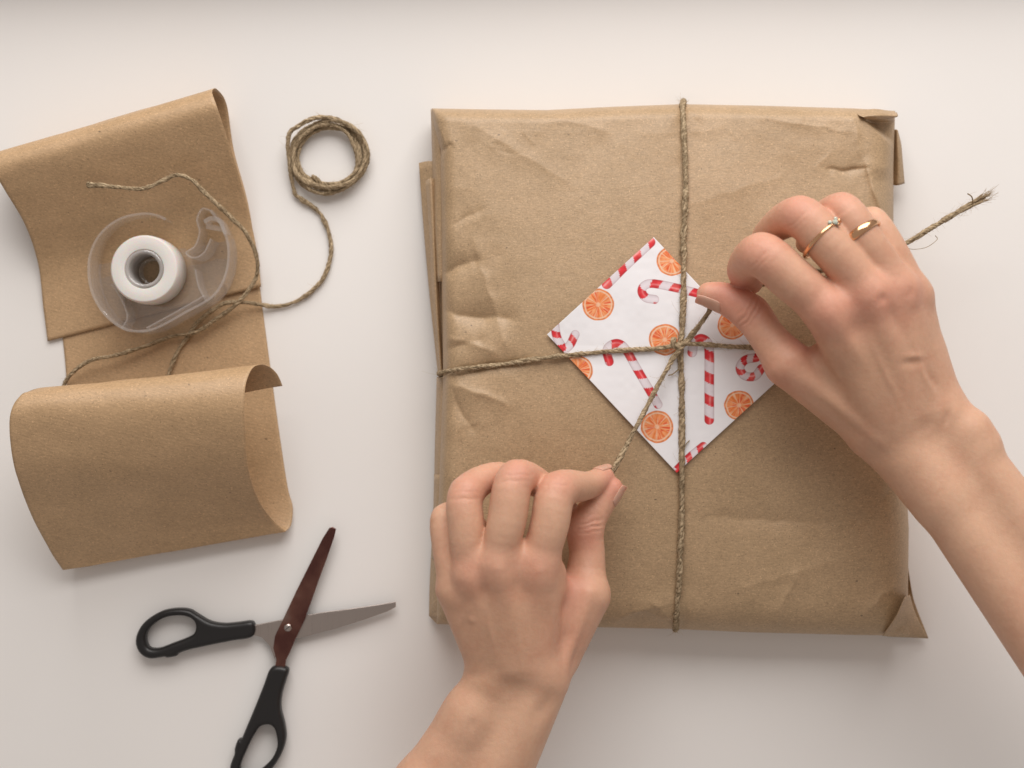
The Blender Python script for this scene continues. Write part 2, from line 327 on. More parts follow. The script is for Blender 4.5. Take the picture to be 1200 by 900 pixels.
paper('folded_flap', [[(512, 442, 9), (515, 442, 18), (520, 442, 22)], [(510, 520, 8), (513, 520, 18), (518, 520, 24)], [(508, 600, 7), (511, 600, 17), (516, 600, 22)], [(504, 680, 5), (508, 680, 13), (514, 680, 20)], [(503, 722, 4), (508, 724, 10), (514, 724, 17)]], M_KRAFT, parcel, seed=6)
paper('folded_flap', [[(509, 556, 12), (512, 556, 20), (516, 556, 24)], [(508, 610, 10), (511, 610, 19), (515, 610, 22)], [(506, 655, 8), (509, 655, 17), (514, 655, 20)]], M_KRAFT, parcel, seed=8)
paper('tucked_corner', [[(503, 712, 6), (512, 702, 20), (526, 700, 27)], [(504, 722, 5), (514, 716, 17), (530, 718, 24)], [(512, 731, 4), (520, 728, 12), (534, 729, 18)]], M_KRAFT, parcel, seed=9, wob=.8)
# right side
paper('folded_flap', [[(1046, 152, 10), (1051, 152, 16), (1053, 156, 13)], [(1046, 168, 11), (1052, 168, 17), (1056, 170, 13)], [(1046, 192, 11), (1053, 192, 16), (1058, 192, 12)], [(1046, 217, 9), (1053, 217, 13), (1060, 215, 9)]], M_KRAFT, parcel, seed=11)
paper('tucked_corner', [[(1001, 131, 29), (1026, 128, 33), (1051, 132, 26)], [(1008, 136, 39), (1028, 135, 40), (1052, 136, 33)], [(1016, 140, 38), (1034, 139, 37), (1048, 138, 30)]], M_KRAFT, parcel, seed=12, wob=.6, nst=10)
paper('tucked_corner', [[(1060, 640, 6), (1062, 650, 12)], [(1058, 690, 5), (1068, 690, 9)], [(1052, 722, 4), (1074, 712, 6)], [(1040, 746, 3), (1088, 748, 3)]], M_KRAFT, parcel, seed=13)
paper('tucked_corner', [[(1060, 700, 40), (1066, 697, 26)], [(1050, 722, 42), (1073, 720, 20)], [(1034, 745, 26), (1087, 748, 7)]], M_KRAFT, parcel, seed=14, wob=.2)
# ------------------------------------------------------------------ card
T_, L_, B_ = np.array([766., 278]), np.array([641., 392]), np.array([793., 554])
nA, nB = 330, 430
ga, gb = np.meshgrid(np.linspace(0, 1, nA), np.linspace(0, 1, nB), indexing='ij')
CP = L_+ga[..., None]*(T_-L_)+gb[..., None]*(B_-L_)
X, Y = CP[..., 0], CP[..., 1]
def seg_path(pts):
    return catmull(np.array(pts, float), step=1.2)
col = np.ones((nA, nB, 3))*np.array([.87, .86, .88])
col *= (1+.018*noise2(X/22, Y/22, 21))[..., None]
def blend(mask, c):
    global col
    col = col*(1-mask[..., None])+np.asarray(c)*mask[..., None]
def cane(pts, wd, period=24, phase=0., lean=.45):
    P = seg_path(pts); D = np.diff(P, axis=0); s = np.concatenate([[0], np.cumsum(np.linalg.norm(D, axis=1))])
    D = np.vstack([D, D[-1:]]); D /= np.linalg.norm(D, axis=1)[:, None]
    x0, x1, y0, y1 = P[:, 0].min()-12, P[:, 0].max()+12, P[:, 1].min()-12, P[:, 1].max()+12
    m = (X > x0) & (X < x1) & (Y > y0) & (Y < y1)
    if not m.any(): return
    x, y = X[m], Y[m]; d2 = (x[:, None]-P[:, 0])**2+(y[:, None]-P[:, 1])**2; i = d2.argmin(1); d = np.sqrt(d2[np.arange(len(i)), i])
    side = (x-P[i, 0])*(-D[i, 1])+(y-P[i, 1])*D[i, 0]
    inside = 1-sm(wd/2-.5, wd/2+.4, d)
    st = (s[i]+lean*side+.25*(side/wd*2)**2*3+phase)/period; fr = st-np.floor(st)
    red = sm(.0, .05, fr)*(1-sm(.48, .53, fr))
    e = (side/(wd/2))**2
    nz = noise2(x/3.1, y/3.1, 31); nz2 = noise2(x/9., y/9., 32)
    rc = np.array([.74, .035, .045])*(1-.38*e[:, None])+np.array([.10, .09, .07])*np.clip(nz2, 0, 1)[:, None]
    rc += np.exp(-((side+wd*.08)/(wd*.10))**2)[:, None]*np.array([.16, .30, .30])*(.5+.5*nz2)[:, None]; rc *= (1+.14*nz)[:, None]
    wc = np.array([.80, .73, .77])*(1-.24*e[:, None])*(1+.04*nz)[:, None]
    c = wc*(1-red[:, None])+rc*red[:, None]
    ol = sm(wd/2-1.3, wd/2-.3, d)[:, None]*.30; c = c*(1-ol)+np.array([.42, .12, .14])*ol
    col[m] = col[m]*(1-inside[:, None])+c*inside[:, None]
def orange(cx, cy, r, rot=0.2, sd=0):
    dx, dy = X-cx, Y-cy; d = np.hypot(dx, dy)*(1+.03*noise2(X/6, Y/6, 40+sd)); a = np.arctan2(dy, dx)+rot
    inn = 1-sm(r-.4, r+.5, d)
    nz = noise2(X/2.1, Y/2.1, 50+sd)
    streak = noise2(a*9+20, d/r*2.2+sd, 51+sd)
    base_c = np.array([.86, .30, .11])+np.array([.10, .14, .10])*np.clip(streak+.15, -.8, 1)[..., None]
    dark = np.clip(2.2*noise2(a*13+50, d/r*1.4+1.2*noise2(X/5, Y/5, 66+sd), 60+sd)-.12, 0, 1)[..., None]*(1-sm(.15, .8, noise2(X/8, Y/8, 67+sd))[..., None])
    base_c = base_c*(1-dark*.8)+np.array([.76, .085, .035])*dark*.8
    nseg = 10; sg = np.abs(((a/(2*math.pi)*nseg) % 1)-.5); mem = sm(.38, .48, sg+.10*noise2(d/r*3+a*2, a*3+sd, 64+sd))*(d > r*.08)
    base_c = base_c*(1-.62*mem[..., None])+np.array([.88, .62, .42])*.62*mem[..., None]
    ctr = 1-sm(r*.08, r*.2, d); base_c = base_c*(1-ctr[..., None]*.7)+np.array([.9, .62, .42])*ctr[..., None]*.7
    rim = sm(r*.78, r*.82, d)*(1-sm(r*.88, r*.91, d)); base_c = base_c*(1-rim[..., None]*.85)+np.array([.88, .60, .42])*rim[..., None]*.85
    peel = sm(r*.88, r*.92, d); pc = np.array([.76, .25, .09])*(1+.2*nz)[..., None]; base_c = base_c*(1-peel[..., None])+pc*peel[..., None]
    base_c *= (1+.07*nz)[..., None]
    blend(inn, np.clip(base_c, 0, .9))
for i, (cx, cy, r) in enumerate([(787, 306, 17.5), (701, 357, 18.5), (779, 398, 18.5), (858, 381, 17), (866, 475, 17.5), (770, 500, 19), (677, 434, 17.5)]): orange(cx, cy, r, i*1.3, i)
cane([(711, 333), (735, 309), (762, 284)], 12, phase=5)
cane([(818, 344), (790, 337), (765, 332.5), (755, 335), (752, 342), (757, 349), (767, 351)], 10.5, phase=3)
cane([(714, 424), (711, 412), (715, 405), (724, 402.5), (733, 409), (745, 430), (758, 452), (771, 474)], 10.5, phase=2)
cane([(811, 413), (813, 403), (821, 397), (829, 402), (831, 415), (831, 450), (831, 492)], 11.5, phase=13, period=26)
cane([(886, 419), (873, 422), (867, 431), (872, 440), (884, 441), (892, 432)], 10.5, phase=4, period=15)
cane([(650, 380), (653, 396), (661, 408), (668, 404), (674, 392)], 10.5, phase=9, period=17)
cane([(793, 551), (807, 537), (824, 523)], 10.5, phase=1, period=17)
def smoothz(px, py):
    z = 0
    for ox, oy in ((0, 0), (12, 0), (-12, 0), (0, 12), (0, -12), (22, 22), (-22, 22), (22, -22), (-22, -22)): z = z+zp(px+ox, py+oy)/9
    return np.maximum(z, zp(px, py))
_cd = np.abs(X-800)/120*np.abs(Y-405)/60+((X-800)/150)**2*.5+((Y-405)/150)**2
ZC = np.maximum(smoothz(X, Y), zp(X, Y))+.6+1.0*np.clip(_cd, 0, 2)+.25*noise2(X/40, Y/40, 120)
CV = W(X, Y, ZC)
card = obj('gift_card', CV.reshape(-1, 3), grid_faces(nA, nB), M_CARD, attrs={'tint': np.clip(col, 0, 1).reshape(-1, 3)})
s = card.modifiers.new('thickness', 'SOLIDIFY'); s.thickness = .4*MM; s.offset = -1
tag(card, 'white card printed with candy canes and orange slices, on top of the parcel', 'card')
# ------------------------------------------------------------------ twine
def tube(P, R, sides=8, close=True):
    P = np.asarray(P, float); n = len(P); R = np.broadcast_to(R, (n,)) if np.ndim(R) < 2 else R
    Tn = np.gradient(P, axis=0); Tn /= np.linalg.norm(Tn, axis=1)[:, None]+1e-9
    up = np.array([0, 0, 1.]) if abs(Tn[0, 2]) < .9 else np.array([1., 0, 0])
    Nn = np.zeros_like(P); v0 = np.cross(Tn[0], up); v0 /= np.linalg.norm(v0); Nn[0] = v0
    for i in range(1, n):
        v0 = Nn[i-1]-Tn[i]*np.dot(Nn[i-1], Tn[i]); Nn[i] = v0/(np.linalg.norm(v0)+1e-9)
    Bn = np.cross(Tn, Nn); a = np.linspace(0, 2*math.pi, sides, endpoint=False)
    V = P[:, None]+(np.cos(a)[None, :, None]*Nn[:, None]+np.sin(a)[None, :, None]*Bn[:, None])*(R[:, None, None] if np.ndim(R) < 2 else R[..., None])
    return V.reshape(-1, 3), grid_faces(n, sides, True), Nn, Bn, Tn
def twine(path_mm, r=1.65, pitch=6.5, name='strand', parent=None, fuzz=9, fray=0, step=.45, seed=0):
    rng = np.random.default_rng(seed)
    P = catmull(np.asarray(path_mm, float), step=step)
    d = np.concatenate([[0], np.cumsum(np.linalg.norm(np.diff(P, axis=0), axis=1))])
    nn = int(d[-1]/step); s = np.linspace(0, d[-1], nn); P = np.stack([np.interp(s, d, P[:, k]) for k in range(3)], -1)
    _, _, Nn, Bn, Tn = tube(P, r, 3)
    Vs, Fs, Cs = [], [], []; off = 0
    rad = r*(1+.20*noise2(s/6+seed, s*0, 70)+.08*noise2(s/1.7, s*0+seed, 71))
    ph = 2*math.pi*s/(pitch*1.55)+2.6*noise2(s/9, s*0+seed, 72)+.9*noise2(s/3, s*0+seed, 78)
    plies = 3
    for q in range(plies):
        a = ph+q*2*math.pi/plies
        c = P+(np.cos(a)[:, None]*Nn+np.sin(a)[:, None]*Bn)*(rad*(.38+.11*noise2(s/4+q*7, s*0+seed, 77)))[:, None]
        sides = 8; rr = rad[:, None]*.66*(1+.14*RNG.standard_normal((len(s), sides))*.5+.12*noise2(s[:, None]/1.3+q*9, np.arange(sides)[None]*.9+s[:, None]*.25, 73+q))
        V, F, *_ = tube(c, rr, sides)
        Vs.append(V); Fs.append(F+off); off += len(V)
        ang = np.arange(sides)[None]
        t = .6*noise2(s[:, None]/2.6+q*31, ang*1.2+s[:, None]*.12, 80+q)+1.0*noise2(s[:, None]/.8, ang*2.1, 90+q)
        t = np.clip(.48+.6*t, 0, 1)[..., None]
        Cs.append((np.array([.17, .12, .068])*(1-t)+np.array([.60, .465, .30])*t).reshape(-1, 3))
    o = obj(name, np.concatenate(Vs), np.concatenate(Fs), M_JUTE, parent, attrs={'tint': np.concatenate(Cs)})
    fV, fF = [], []; off = 0
    nf = int(d[-1]/10*fuzz*1.0)
    nlay = int(d[-1]/10*34) if r > .9 else 0
    def hair(p0, dirs, ln, curl, rr):
        nonlocal off
        k = 5; t = np.linspace(0, 1, k)[:, None]
        pts = p0+dirs*ln*t+curl*t*t*ln*.6
        V, F, *_ = tube(pts, np.linspace(rr, rr*.4, k), 3); fV.append(V); fF.append(F+off); off += len(V)
    for _ in range(nf):
        i = rng.integers(2, nn-2); a = rng.uniform(0, 2*math.pi); rd = np.cos(a)*Nn[i]+np.sin(a)*Bn[i]
        dd = rd*rng.uniform(.25, .9)+Tn[i]*rng.choice([-1, 1])*rng.uniform(.4, 1.3); dd /= np.linalg.norm(dd)
        if P[i, 2]+r*rd[2] < 3.2 and rd[2] < 0: continue
        hair(P[i]+rd*rad[i]*.7, dd, rng.gamma(2.2, .95)+.6, rng.normal(0, .6, 3), .075)
    for _ in range(nlay):                    # short fibres lying along the lay of the string
        i = rng.integers(2, nn-2); a = rng.uniform(0, 2*math.pi); rd = np.cos(a)*Nn[i]+np.sin(a)*Bn[i]
        dd = rd*.10+Tn[i]*rng.choice([-1, 1])+np.cross(Tn[i], rd)*rng.normal(0, .35); dd /= np.linalg.norm(dd)
        if rd[2] < -.3: continue
        hair(P[i]+rd*rad[i]*.98, dd, rng.uniform(1.2, 3.6), -rd*.18+rng.normal(0, .08, 3), .085)
    if fray:
        for _ in range(fray):
            dd = Tn[-1]+rng.normal(0, .17, 3); hair(P[-1]+rng.normal(0, r*.45, 3), dd, rng.uniform(2, 8), rng.normal(0, .25, 3), .14)
    if fV:
        f = obj('fibre', np.concatenate(fV), np.concatenate(fF), M_FIBRE, parent); f['kind'] = 'stuff'
    return o
def on(px, py, dz=1.6): return W(px, py, float(max(zp(px, py), 0))+dz)
def onc(px, py, dz=2.3): return W(px, py, float(smoothz(np.float64(px), np.float64(py)))+dz)
tied = empty('tied_string'); tag(tied, 'natural jute string tied crosswise round the parcel, both loose ends pulled by the hands', 'string')
vp = [W(801, 118, 2), W(800.5, 121, 18), W(800, 123.5, 32), on(800, 131), on(801, 145), on(802, 165), on(803, 190), on(803.5, 215), on(803, 240), on(802, 265), on(801, 288), onc(802, 300), onc(801, 320), onc(801, 345), onc(800, 370), onc(799, 390), onc(797, 405, 2.6), onc(798, 430), onc(799, 460), onc(799, 500), onc(799, 535), onc(799, 550), on(799, 568, 1.8), on(799, 600), on(798, 630), on(797, 655), on(796, 680), on(794, 705), on(793, 722), on(792, 732), W(791.5, 738, 14), W(790, 730, 2)]
twine(vp, 1.62, 9, 'vertical_loop', tied, fuzz=16, seed=1)
hp = [W(519, 440, 2), W(515.5, 438, 12), W(515, 437.5, 24), W(517, 437, 33), on(523, 435), on(535, 433), on(560, 430), on(590, 427), on(620, 422), onc(650, 418), onc(680, 415), onc(710, 412), onc(740, 410), onc(765, 409), onc(785, 406, 3.5), onc(798, 403, 5.6), onc(812, 403, 4), onc(830, 404), onc(855, 406), onc(880, 407), onc(905, 408), on(935, 408, 2), on(970, 408), on(1005, 407), on(1035, 407), on(1048, 407), W(1055, 407, 22), W(1053, 407, 4)]
twine(hp, 1.32, 8, 'horizontal_loop', tied, fuzz=14, seed=2)
e1 = [onc(789, 396, 5), onc(791, 406, 6.2), onc(800, 404, 5.8), onc(808, 396, 4.5), W(818, 383, 60), W(828, 370, 64), W(838, 354, 66.5), W(856, 342, 67), W(878, 336, 67), W(910, 330, 66), W(950, 320, 64), W(1000, 308, 62), W(1035, 298, 60), W(1062, 285, 57), W(1090, 268, 54), W(1118, 251, 51), W(1140, 238, 48)]
twine(e1, 1.45, 6, 'pulled_end', tied, fuzz=16, fray=0, seed=3)
tp = np.array([W(1112, 254, 52), W(1128, 246, 50), W(1141, 238, 48.5)]); 
for k in range(4):
    jit = np.random.default_rng(30+k).normal(0, 1.0, 3)
    twine([tp[0], tp[1]+jit*.5, tp[2]+jit*1.5, tp[2]+jit*2.4+np.array([3.2, 2.0, 0])], .8, 8, 'frayed_tip', tied, fuzz=16, fray=16, seed=33+k)
e2 = [onc(804, 399, 4.5), onc(797, 409, 6.2), onc(790, 418, 5), W(783, 430, 59), W(772, 450, 60), W(758, 477, 61), W(742, 507, 63), W(729, 532, 65), W(718, 552, 66.5), W(712, 562, 66.5), W(702, 582, 66), W(690, 600, 66)]
twine(e2, 1.35, 6, 'pulled_end', tied, fuzz=12, seed=4)
# stray ends by the knot
twine([onc(796, 432, 3), onc(789, 438, 3), onc(783, 440, 2.5)], .35, 5, 'stray_thread', tied, fuzz=8, seed=9)
twine([onc(800, 540, 3), onc(803, 523, 3), onc(808, 516, 2.3)], .3, 5, 'stray_thread', tied, fuzz=6, seed=10)
twine([W(1060, 288, 56), W(1068, 292, 55), W(1085, 290, 54), W(1098, 281, 53), W(1096, 276, 53)], .17, 5, 'stray_thread', tied, fuzz=0, seed=12)
twine([W(1140, 240, 50), W(1139, 231, 52), W(1134, 227, 54)], .4, 5, 'stray_thread', tied, fuzz=5, seed=13)
# ------------------------------------------------------------------ loose kraft strip
ST = [((56, 400, 1.8), (306, 336, 2.6)), ((51, 360, 2.2), (302, 300, 3)), ((45, 310, 6), (293, 255, 7)), ((31, 266, 18), (280, 205, 20)), ((8, 226, 31), (265, 158, 33)),
      ((-10, 198, 38), (254, 124, 40)), ((-15, 184, 34), (248.5, 107, 35)), ((-3, 180, 22), (255, 105, 22)), ((18, 186, 8), (266, 124, 9)), ((42, 228, 1.2), (274, 176, 1.6)),
      ((60, 300, .7), (293, 250, .7)), ((74, 400, .7), (309, 372, .7)), ((79, 460, .7), (317, 432, .7)), ((83, 530, .7), (327, 505, .7)), ((86, 600, .7), (337, 570, .7)), ((84, 638, 2.5), (343, 594, 2)),
      ((76, 663, 8.5), (341, 615, 5)), ((74, 667, 10), (335, 622, 8)), ((73, 665.5, 10.8), (333.5, 621.5, 8.8)), ((56, 640, 22), (318, 608, 15)), ((34, 596, 38), (301, 582, 30)), ((18, 550, 54), (290, 545, 47)), ((12, 508, 62), (287, 505, 57)),
      ((14, 480, 64), (286, 472, 61)), ((27, 462, 59), (289, 446, 58)), ((50, 455, 49), (298, 430, 49)), ((72, 462, 38), (312, 428, 40)), ((85, 478, 30), (324, 438, 33)), ((92, 498, 24), (331, 452, 27))]
Lp = catmull(np.array([W(*a) for a, b in ST]), n=9); Rp = catmull(np.array([W(*b) for a, b in ST]), n=9)
nw = 70; t = np.linspace(0, 1, nw)[None, :, None]
G = Lp[:, None]*(1-t)+Rp[:, None]*t
gi, gj = np.meshgrid(np.arange(len(Lp)), np.arange(nw), indexing='ij')
lift = np.clip((G[..., 2]-1)/12, 0, 1)
G[..., 2] += (.9*noise2(gi/26, gj/30, 101)+.25*noise2(gi/9, gj/14, 102))*lift+.25*np.abs(noise2(gi/10, gj/10, 103))
G[..., 1] += .35*noise2(gi/3., gj/9, 105)*lift
strip = obj('paper_strip', G.reshape(-1, 3), grid_faces(len(Lp), nw), M_STRIP)
s = strip.modifiers.new('thickness', 'SOLIDIFY'); s.thickness = .28*MM; s.offset = 0
tag(strip, 'loose strip of kraft paper left of the parcel, folded at top and curled below', 'paper')
# ------------------------------------------------------------------ tape dispenser
DZ = 3.4                                     # rests on the paper
def outl(pts, z, n=10): return catmull(np.array([W(x, y, z) for x, y in pts]), n=n)
disp = empty('tape_dispenser'); tag(disp, 'clear plastic tape dispenser lying on the loose kraft paper strip', 'tape dispenser')
def wall(pts, z0, z1, th, name, closed=False, n=10):
    P = outl(pts, z0, n)[:, :2]; T2 = np.gradient(P, axis=0); T2 /= np.linalg.norm(T2, axis=1)[:, None]; Nn = np.stack([-T2[:, 1], T2[:, 0]], -1)
    a, b = P+Nn*th/2, P-Nn*th/2; z = lambda q, h: np.column_stack([q, np.full(len(q), h)])
    b1 = .25
    prof = [z(a, z0), z(a, z1-b1), z(P+Nn*(th/2-b1), z1), z(P-Nn*(th/2-b1), z1), z(b, z1-b1), z(b, z0)]
    V = np.stack(prof, 1); nn = len(P); F = grid_faces(nn, 6, True).tolist()
    F += [list(range(6)), [(nn-1)*6+k for k in range(5, -1, -1)]]
    o = obj(name, V.reshape(-1, 3), F, M_RIM, disp, smooth=False); return o
snail = [(205, 262), (192, 257), (176, 256), (152, 262), (132, 277), (120, 298), (117, 322), (122, 348), (137, 372), (160, 388), (185, 389), (205, 381), (228, 368), (252, 355), (266, 341), (275, 318), (276, 292), (268, 268), (256, 252)]
def plate(pts, z, th, name, hole=None):
    cu = bpy.data.curves.new(name, 'CURVE'); cu.dimensions = '2D'; cu.fill_mode = 'BOTH'; cu.extrude = th/2*MM
    for ring_ in [pts]+([hole] if hole is not None else []):
        sp = cu.splines.new('POLY'); sp.points.add(len(ring_)-1); sp.use_cyclic_u = True
        for p_, q in zip(sp.points, ring_): p_.co = (q[0]*MM, q[1]*MM, 0, 1)
    return cu
def curve_mesh(cu, name, mat, parent, z, smooth=False, M=None):
    o = bpy.data.objects.new('tmp', cu); C.objects.link(o); dg = bpy.context.evaluated_depsgraph_get()
    me = bpy.data.meshes.new_from_object(o.evaluated_get(dg)); me.name = name
    bpy.data.objects.remove(o); me.materials.clear(); me.materials.append(mat)
    me.transform(__import__('mathutils').Matrix.Translation((0, 0, z*MM)))
    if smooth: me.polygons.foreach_set('use_smooth', [True]*len(me.polygons)); me.set_sharp_from_angle(angle=.8)
    r = bpy.data.objects.new(name, me); C.objects.link(r); r.parent = parent; return r
hubc = W(181, 319, DZ)
ca = np.linspace(0, 2*math.pi, 48, endpoint=False)
circ = lambda c, r: [(c[0]+r*math.cos(a), c[1]+r*math.sin(a)) for a in ca]
so = outl(snail+[(238, 262), (222, 300)], DZ)
curve_mesh(plate([tuple(p[:2]) for p in so], 0, 1.1, 'side_plate', hole=circ(hubc, 6.3)), 'side_plate', M_CLEAR, disp, DZ+.6)
wall(snail, DZ+1.2, DZ+21, 1.5, 'rim_wall')
wall([(256, 252), (246, 250), (240, 262), (243, 276), (238, 292), (228, 300), (236, 306), (248, 300), (256, 284)], DZ+1.2, DZ+20, 1.1, 'cutter_arm')
wall([(152, 386), (158, 372), (150, 350), (140, 335)], DZ+1.2, DZ+16, 1.0, 'inner_rib')
wall([(248, 354), (240, 338), (236, 318)], DZ+1.2, DZ+16, 1.0, 'inner_rib')
wall([(182, 386), (215, 368), (248, 349)], DZ+1.2, DZ+19, .9, 'inner_rib')
# serrated cutting edge
cp0, cp1 = W(241, 268, DZ+20.5), W(262, 272, DZ+20.5)
V, F = [], []
nt_ = 14
for i in range(nt_+1):
    for j, (dz, dy) in enumerate(((0, 0), (0, 2.4), (-1.2, 2.4), (-1.2, 0))):
        p = cp0+(cp1-cp0)*i/nt_; yy = dy+(1.1 if (i % 2 and dy) else 0); V.append((p[0], p[1]+yy, p[2]+dz))
for i in range(nt_):
    for j in range(4): F.append([i*4+j, i*4+(j+1) % 4, i*4+4+(j+1) % 4, i*4+4+j])
F += [[0, 1, 2, 3], [nt_*4+3, nt_*4+2, nt_*4+1, nt_*4]]
obj('cutting_edge', V, F, M_CLEAR, disp, smooth=False)
wall([(243, 262), (252, 258), (262, 262), (268, 276)], DZ+14, DZ+22, 2.6, 'cutter_block')
def lathe(profile, c, n=64, closed=False):
    P = np.array(profile); a = np.linspace(0, 2*math.pi, n, endpoint=False)
    V = np.stack([c[0]+np.outer(P[:, 0], np.cos(a)), c[1]+np.outer(P[:, 0], np.sin(a)), np.repeat(P[:, 1:2], n, 1)+0*a], -1)
    F = grid_faces(len(P), n, True)
    if closed:
        k = len(P); j = np.arange(n); F = np.concatenate([F, np.stack([(k-1)*n+j, j, (j+1) % n, (k-1)*n+(j+1) % n], -1)])
    return V.reshape(-1, 3), F
V, F = lathe([(6.2, DZ+.2), (7.3, DZ+.2), (7.3, DZ+6), (6.9, DZ+6.6), (6.5, DZ+6.4), (6.2, DZ+1.5)], hubc, closed=True); obj('hub', V, F, M_CLEAR, disp)
roll = empty('tape_roll'); tag(roll, 'roll of white adhesive tape inside the clear dispenser', 'tape roll')
z0, z1 = DZ+1.8, DZ+21
pr = [(11.1, z0), (18.6, z0), (19.4, z0+1), (19.6, (z0+z1)/2), (19.3, z1-1.2), (18.6, z1-.2)]+[(18.6-(18.6-11.2)*k/24, z1+.10*(k % 2)+.35*math.sin(k/24*math.pi)) for k in range(1, 24)]+[(11.1, z1-.2)]
V, F = lathe(pr, hubc, 96, True)
V[:, 0] += .35*np.where(np.arctan2(V[:, 1]-hubc[1], V[:, 0]-hubc[0]) > .4, 0, 0)
obj('tape', V, F, M_TAPE, roll)
V, F = lathe([(8.6, z0-.2), (11.0, z0-.2), (11.0, z1-.8), (10.7, z1+.3), (9.2, z1+.3), (8.6, z1-.6)], hubc, 64, True); obj('core', V, F, M_CORE, roll)
# ------------------------------------------------------------------ loose twine
cc = W(384, 184, 4)[:2]; pts = []
rg = np.random.default_rng(5)
start = W(366, 206, 5); pts += [start, W(373, 212, 6)]
loops = 7.80; npt = int(loops*14); a0 = math.atan2(-(218-184), 384-384+.01)-.2
for i in range(npt):
    f = i/14; a = a0+2*math.pi*f
    r = (17.4+.42*f+1.7*math.sin(f*5.1+.6)+.8*math.sin(a*2+f*1.2)+rg.normal(0, .22))
    z = 2.2+1.9*(abs(math.sin(f*2.3)))+1.1*f*.55*(1+math.sin(a*1.5+f))*.6
    pts.append(np.array([cc[0]+r*1.06*math.cos(a), cc[1]+r*math.sin(a), z]))
tail = [(344, 221, 3.4), (353, 233, 2.2), (365, 241, 1.8), (377, 253, 1.8), (386, 275, 1.8), (387.5, 300, 1.8), (378, 327, 1.8), (360, 345, 1.8), (340, 356, 1.8), (318, 359, 2.2), (293, 355, 6.5), (265, 355, 10), (246, 366, 8), (231, 379, 5), (223, 391, 3.5), (209, 411, 2.8), (198, 438, 2.8), (192, 465, 2.8), (180, 500, 2.8), (140, 520, 2.8), (100, 500, 2.8), (78, 475, 3), (75, 452, 4), (86, 436, 7), (107, 422, 9), (137, 416, 8), (172, 405, 6), (200, 395, 5), (230, 389, 6.8), (252, 375, 7), (272, 361, 8.5), (284, 349, 10), (298, 330, 11), (302, 314, 13), (299, 295, 17), (288, 273, 23), (272, 256, 27.5), (256, 241, 31), (240, 226, 33), (225, 211, 34), (208, 205, 35), (192, 211, 36), (168, 221, 37), (135, 219, 39), (106, 216, 40.5)]
# approach to the tail from the coil
pts = pts+[W(*p) for p in tail]
loose = empty('loose_twine'); tag(loose, 'coil of thin jute twine whose tail winds over the tape dispenser and the paper strip', 'twine')
twine(pts, 1.2, 10, 'strand', loose, fuzz=5, step=.6, seed=15)
twine([W(106, 216, 40.5), W(103, 214, 40.8), W(104, 218.5, 40.6), W(110, 218, 40.4)], .8, 5, 'knotted_tip', loose, fuzz=6, seed=16, step=.4)
# ------------------------------------------------------------------ scissors
def sc_pts(p, z): return [tuple(W(140+x/3, 600+y/3, z)[:2]) for x, y in p]
def rounded(pts, n=5): 
    P = np.array(pts+[pts[0]]); Q = catmull(np.vstack([P[-2], P, P[1]]), n=n); k = n; return Q[k:-k-1][:, :2]
def extr(name, outer, hole, mat, z, th, bev, parent, smooth_outline=True):
    pc = [rounded(outer) if smooth_outline else np.array(outer)]+([rounded(hole)] if hole else [])
    cu = bpy.data.curves.new(name, 'CURVE'); cu.dimensions = '2D'; cu.fill_mode = 'BOTH'
    cu.bevel_depth = bev*MM; cu.bevel_resolution = 4; cu.offset = -bev*MM*.85; cu.extrude = max(.01, th/2-bev)*MM
    for ring_ in pc:
        sp = cu.splines.new('POLY'); sp.points.add(len(ring_)-1); sp.use_cyclic_u = True
        for p_, q in zip(sp.points, ring_): p_.co = (q[0]*MM, q[1]*MM, 0, 1)
    return curve_mesh(cu, name, mat, parent, z, smooth=True)
sciss = empty('scissors'); tag(sciss, 'open scissors with black handles and one reddish blade, below the paper strip', 'scissors')
bA = [(738, 56), (750, 53), (761, 60), (755, 87), (728, 165), (700, 240), (672, 320), (650, 380), (620, 442), (598, 495), (585, 520), (580, 560), (545, 560), (552, 520), (541, 478), (547, 436), (578, 372), (622, 278), (672, 178), (715, 92)]
bB = [(971, 316), (971, 334), (940, 350), (860, 378), (760, 410), (650, 438), (590, 447), (552, 490), (545, 515), (528, 470), (500, 440), (468, 432), (420, 430), (420, 400), (468, 399), (560, 381), (700, 355), (850, 335)]
hL = [(470, 387), (468, 434), (400, 448), (330, 462), (240, 482), (208, 495), (200, 503), (170, 508), (160, 505), (110, 511), (76, 492), (62, 455), (72, 415), (100, 380), (150, 350), (200, 340), (245, 343), (275, 360), (320, 385), (370, 393), (420, 389)]
hoL = [(93, 445), (100, 415), (125, 388), (165, 366), (215, 360), (255, 370), (273, 395), (266, 427), (235, 445), (190, 462), (140, 480), (105, 476)]
hB = [(592, 549), (584, 590), (570, 640), (567, 690), (579, 740), (585, 790), (572, 840), (545, 887), (510, 925), (465, 950), (420, 953), (395, 930), (394, 890), (408, 850), (410, 828), (420, 800), (433, 795), (445, 768), (478, 690), (510, 610), (538, 546)]
hoB = [(556, 780), (559, 820), (542, 862), (510, 897), (470, 922), (433, 922), (424, 890), (447, 832), (472, 782), (495, 750), (525, 742), (546, 753)]
blB = extr('blade', sc_pts(bB, 5), None, M_STEEL, 4.6, 1.3, .35, sciss, False)
blA = extr('blade', sc_pts(bA, 6.6), None, M_STEELR, 6.3, 1.3, .35, sciss, False); blA['label'] = 'dark reddish blade'
extr('handle', sc_pts(hL, 5), sc_pts(hoL, 5), M_BLACK, 4.6, 8.0, 2.6, sciss)
extr('handle', sc_pts(hB, 5.5), sc_pts(hoB, 5.5), M_BLACK, 5.4, 8.0, 2.6, sciss)
pv = W(140+592/3, 600+407/3, 7.6)
